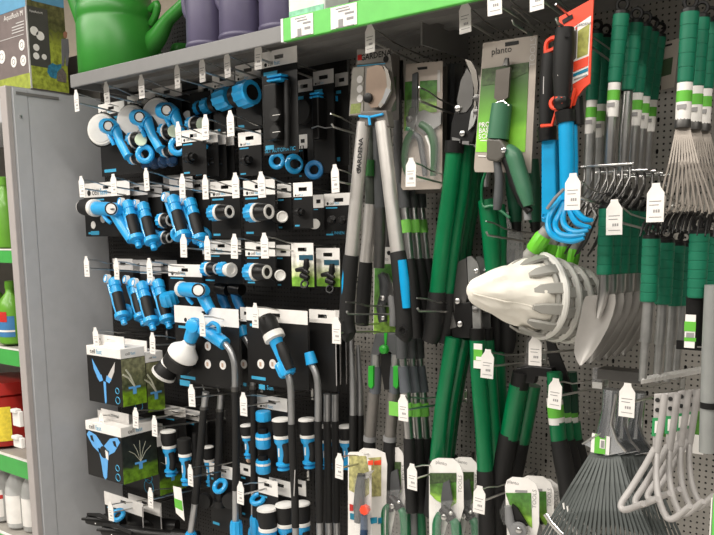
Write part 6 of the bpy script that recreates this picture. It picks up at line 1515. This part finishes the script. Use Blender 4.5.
for i, (dx, dy, Yk, sa, sb) in enumerate(((13, 4, 1.33, (548, 258), (552, 244)), (25, 7, 1.39, (560, 262), (562, 246)), (37, 10, 1.45, (572, 265), (575, 249)))):
    t, C, ax = picker(('second', 'third', 'rearmost')[i]+' fruit picker ring with lime socket stacked behind the bagged one', Yk, False) if False else (None, None, None)
    r0 = [o for o in bpy.data.objects if o.name == 'fruit_picker'][0]
    k = dup(r0, P(541+dx, 296+dy, Yk)-P(541, 296, 1.27), ('second', 'third', 'rearmost')[i]+' fruit picker ring with lime socket stacked behind the bagged one', skip=('cotton_bag', 'bag_seam', 'socket_tube', 'lime_sleeve', 'ring_hanger'))
    bpy.context.view_layer.update()
    socket(k, sa, sb, Yk-.03, .62)
    ins = P(541+dx, 296+dy, Yk); axx = Vector((-.50, -.86, .02)).normalized()
    part('inner_bag', MB().lathe(ins, axx, [(.004, .064), (.03, .058), (.05, .045), (.055, .01)], 24), WHITEC, k)
# ---- leaf rakes
def leaf_rake(label, Yk=1.27):
    t = thing('leaf_rake', label, 'leaf rake', P(610, 386, Yk))
    part('neck_tube', MB().tube(PM([(611, 389), (609, 412), (605, 436)], Yk), [.0125, .0120, .0150], 16), mat('galvanised_neck', (.55, .57, .60), .22, .95), t)
    a = [(606, 424), (612, 424), (617, 440), (626, 452), (606, 456), (583, 444), (597, 437)]
    part('wing_plate', MB().pxprism(a, Yk-.010, .004), mat('galvanised_neck', (0, 0, 0)), t, False, bevel=.001)
    part('wing_fold', MB().tube(PM([(582.5, 444), (592, 438), (604, 432)], Yk-.012), .0022, 6), SILVER, t)
    part('wing_fold', MB().tube(PM([(616, 394), (611, 424), (617, 441), (626, 452)], Yk-.013), .0024, 6), SILVER, t)
    lb = part('paper_label', MB().pxprism([(592, 433), (610, 437), (609, 455), (590.5, 452)], Yk-.013, .001), CARDW, t, False)
    part('green_print', MB().pxprism([(595, 434), (606, 436.3), (605, 454.4), (594, 453)], Yk-.0138, .001), PGREEN, lb, False)
    part('barcode', MB().pxprism([(600, 439), (605, 440), (604.5, 449), (599.5, 448)], Yk-.0145, .001), CARDW, lb, False)
    part('barcode_lines', MB().pxprism([(601, 440.5), (604, 441), (603.6, 448), (600.6, 447.4)], Yk-.0151, .0008), INKG, lb, False)
    n = 24
    TM = mat('spring_steel_tine', (.068, .077, .074), .5, .2)
    for k in range(n):
        u = k/(n-1)
        top = P(592+u*28, 452+3*u, Yk-.004+.004*(k % 2)); bot = P(520+u*150, 575-10*math.sin(u*3.1), Yk-.055-.02*math.sin(u*3.1))
        mid = top.lerp(bot, .5)+Vector((0, -.012, .0))
        part('rake_tine', MB().ribbon([top, top.lerp(mid, .5)+Vector((0, -.003, 0)), mid, mid.lerp(bot, .5)+Vector((0, -.003, 0)), bot], ((.0046, 0, 0)), .0014), TM, t, False)
    part('spring_bar', MB().tube(PM([(545, 514), (551, 523), (560, 533), (575, 545), (600, 552)], Yk-.055), .0042, 8, flat=.5), SILVER, t)
    for x, y in ((564, 506), (568, 509), (572, 512), (576, 516), (569, 526), (573, 529), (577, 532)):
        p = P(x, y, Yk-.040); part('tine_glint', MB().obox(p, Vector((.0011, 0, .0003)), Vector((0, .002, 0)), Vector((-.0012, 0, .005))), WHITE, t, False)  # small white chips standing in for glints on the tines
    return t
l0 = leaf_rake('front big leaf rake with green paper label and wide dark steel tines, bottom right')
for i, (dx, dy, Yk) in enumerate(((13.5, 1, 1.32), (28, 3, 1.37))):
    dup(l0, P(611+dx, 389+dy, Yk)-P(611, 389, 1.27), ('second', 'third')[i]+' big leaf rake nested behind the labelled front one, bottom right', skip=('paper_label', 'tine_glint'))
# ---- white wall hooks
WH = mat('white_powder_coat', s2l(172, 168, 166), .42)
def wall_hook(label, Yk=1.20):
    t = thing('utility_hook', label, 'wall hook', P(657, 392, Yk))
    part('strap', MB().pxprism([(654, 394), (668, 393), (664, 420), (660, 452), (652.5, 452), (653, 425)], Yk, .004), WH, t, False, bevel=.001)
    part('strap_tube', MB().tube(PM([(665, 394), (661, 425), (657, 452)], Yk-.004), .0055, 10), WH, t)
    for y in (400, 410): part('screw_hole', MB().lathe(P(657.5, y, Yk-.0005), (0, -1, 0), [(0, .0035), (.001, .0035)], 12), INK, t)
    lb = part('paper_label', MB().pxprism([(652.5, 418), (661, 418), (660, 436.5), (651.5, 436)], Yk-.0012, .0012), mat('green_hook_label', s2l(40, 140, 80), .5), t, False)
    part('barcode', MB().pxprism([(655, 421), (659, 421), (658.4, 433), (654.4, 433)], Yk-.0018, .0008), CARDW, lb, False)
    part('left_arm', MB().stube([P(654, 449, Yk), P(646, 464, Yk-.03), P(632, 487, Yk-.07), P(622, 502, Yk-.09), P(621.5, 508, Yk-.095), P(627, 509.5, Yk-.10), P(643, 503.5, Yk-.12)], [.0050]*6+[.0045], 10), WH, t)
    part('right_arm', MB().stube([P(657, 449, Yk), P(656, 472, Yk-.02), P(658, 495, Yk-.04), P(664, 513, Yk-.05), P(670, 519, Yk-.055), P(678, 516, Yk-.06), P(690, 506, Yk-.07)], [.0050]*6+[.0045], 10), WH, t)
    return t
k0 = wall_hook('front white bent-tube wall hook with a green label, bottom right corner')
for i, (dx, dy, Yk) in enumerate(((13, -1, 1.25), (24, -3, 1.30), (33, -4, 1.345))):
    dup(k0, P(657+dx, 392+dy, Yk)-P(657, 392, 1.20), ('second', 'third', 'rearmost')[i]+' white bent-tube wall hook behind the front one, bottom right corner')
t = thing('green_label_pack', 'green and white label pack seen behind the white wall hooks', 'pack', P(694, 412, 1.40))
part('pack_card', MB().box(P(672, 450, 1.42), P(704, 436, 1.42)+Vector((0, .002, 0))), CARDW, t, False)
part('green_print', MB().box(P(660, 436, 1.422), P(704, 412, 1.422)+Vector((0, .002, 0))), mat('dark_hedge_green_print', s2l(70, 120, 40), .5, noise=.3, scale=90), t, False)
t = thing('green_sign', 'bright green sign edge at the lower right corner of the photo', 'sign', P(713, 500, 1.10))
part('sign_panel', MB().box(P(711, 545, 1.10), P(735, 498, 1.10)+Vector((0, .003, 0))), mat('bright_green_rail', (0, 0, 0)), t, False)
part('white_edge', MB().box(P(710, 545, 1.10), P(711.2, 498, 1.10)+Vector((0, .003, 0))), WHITE, t, False)
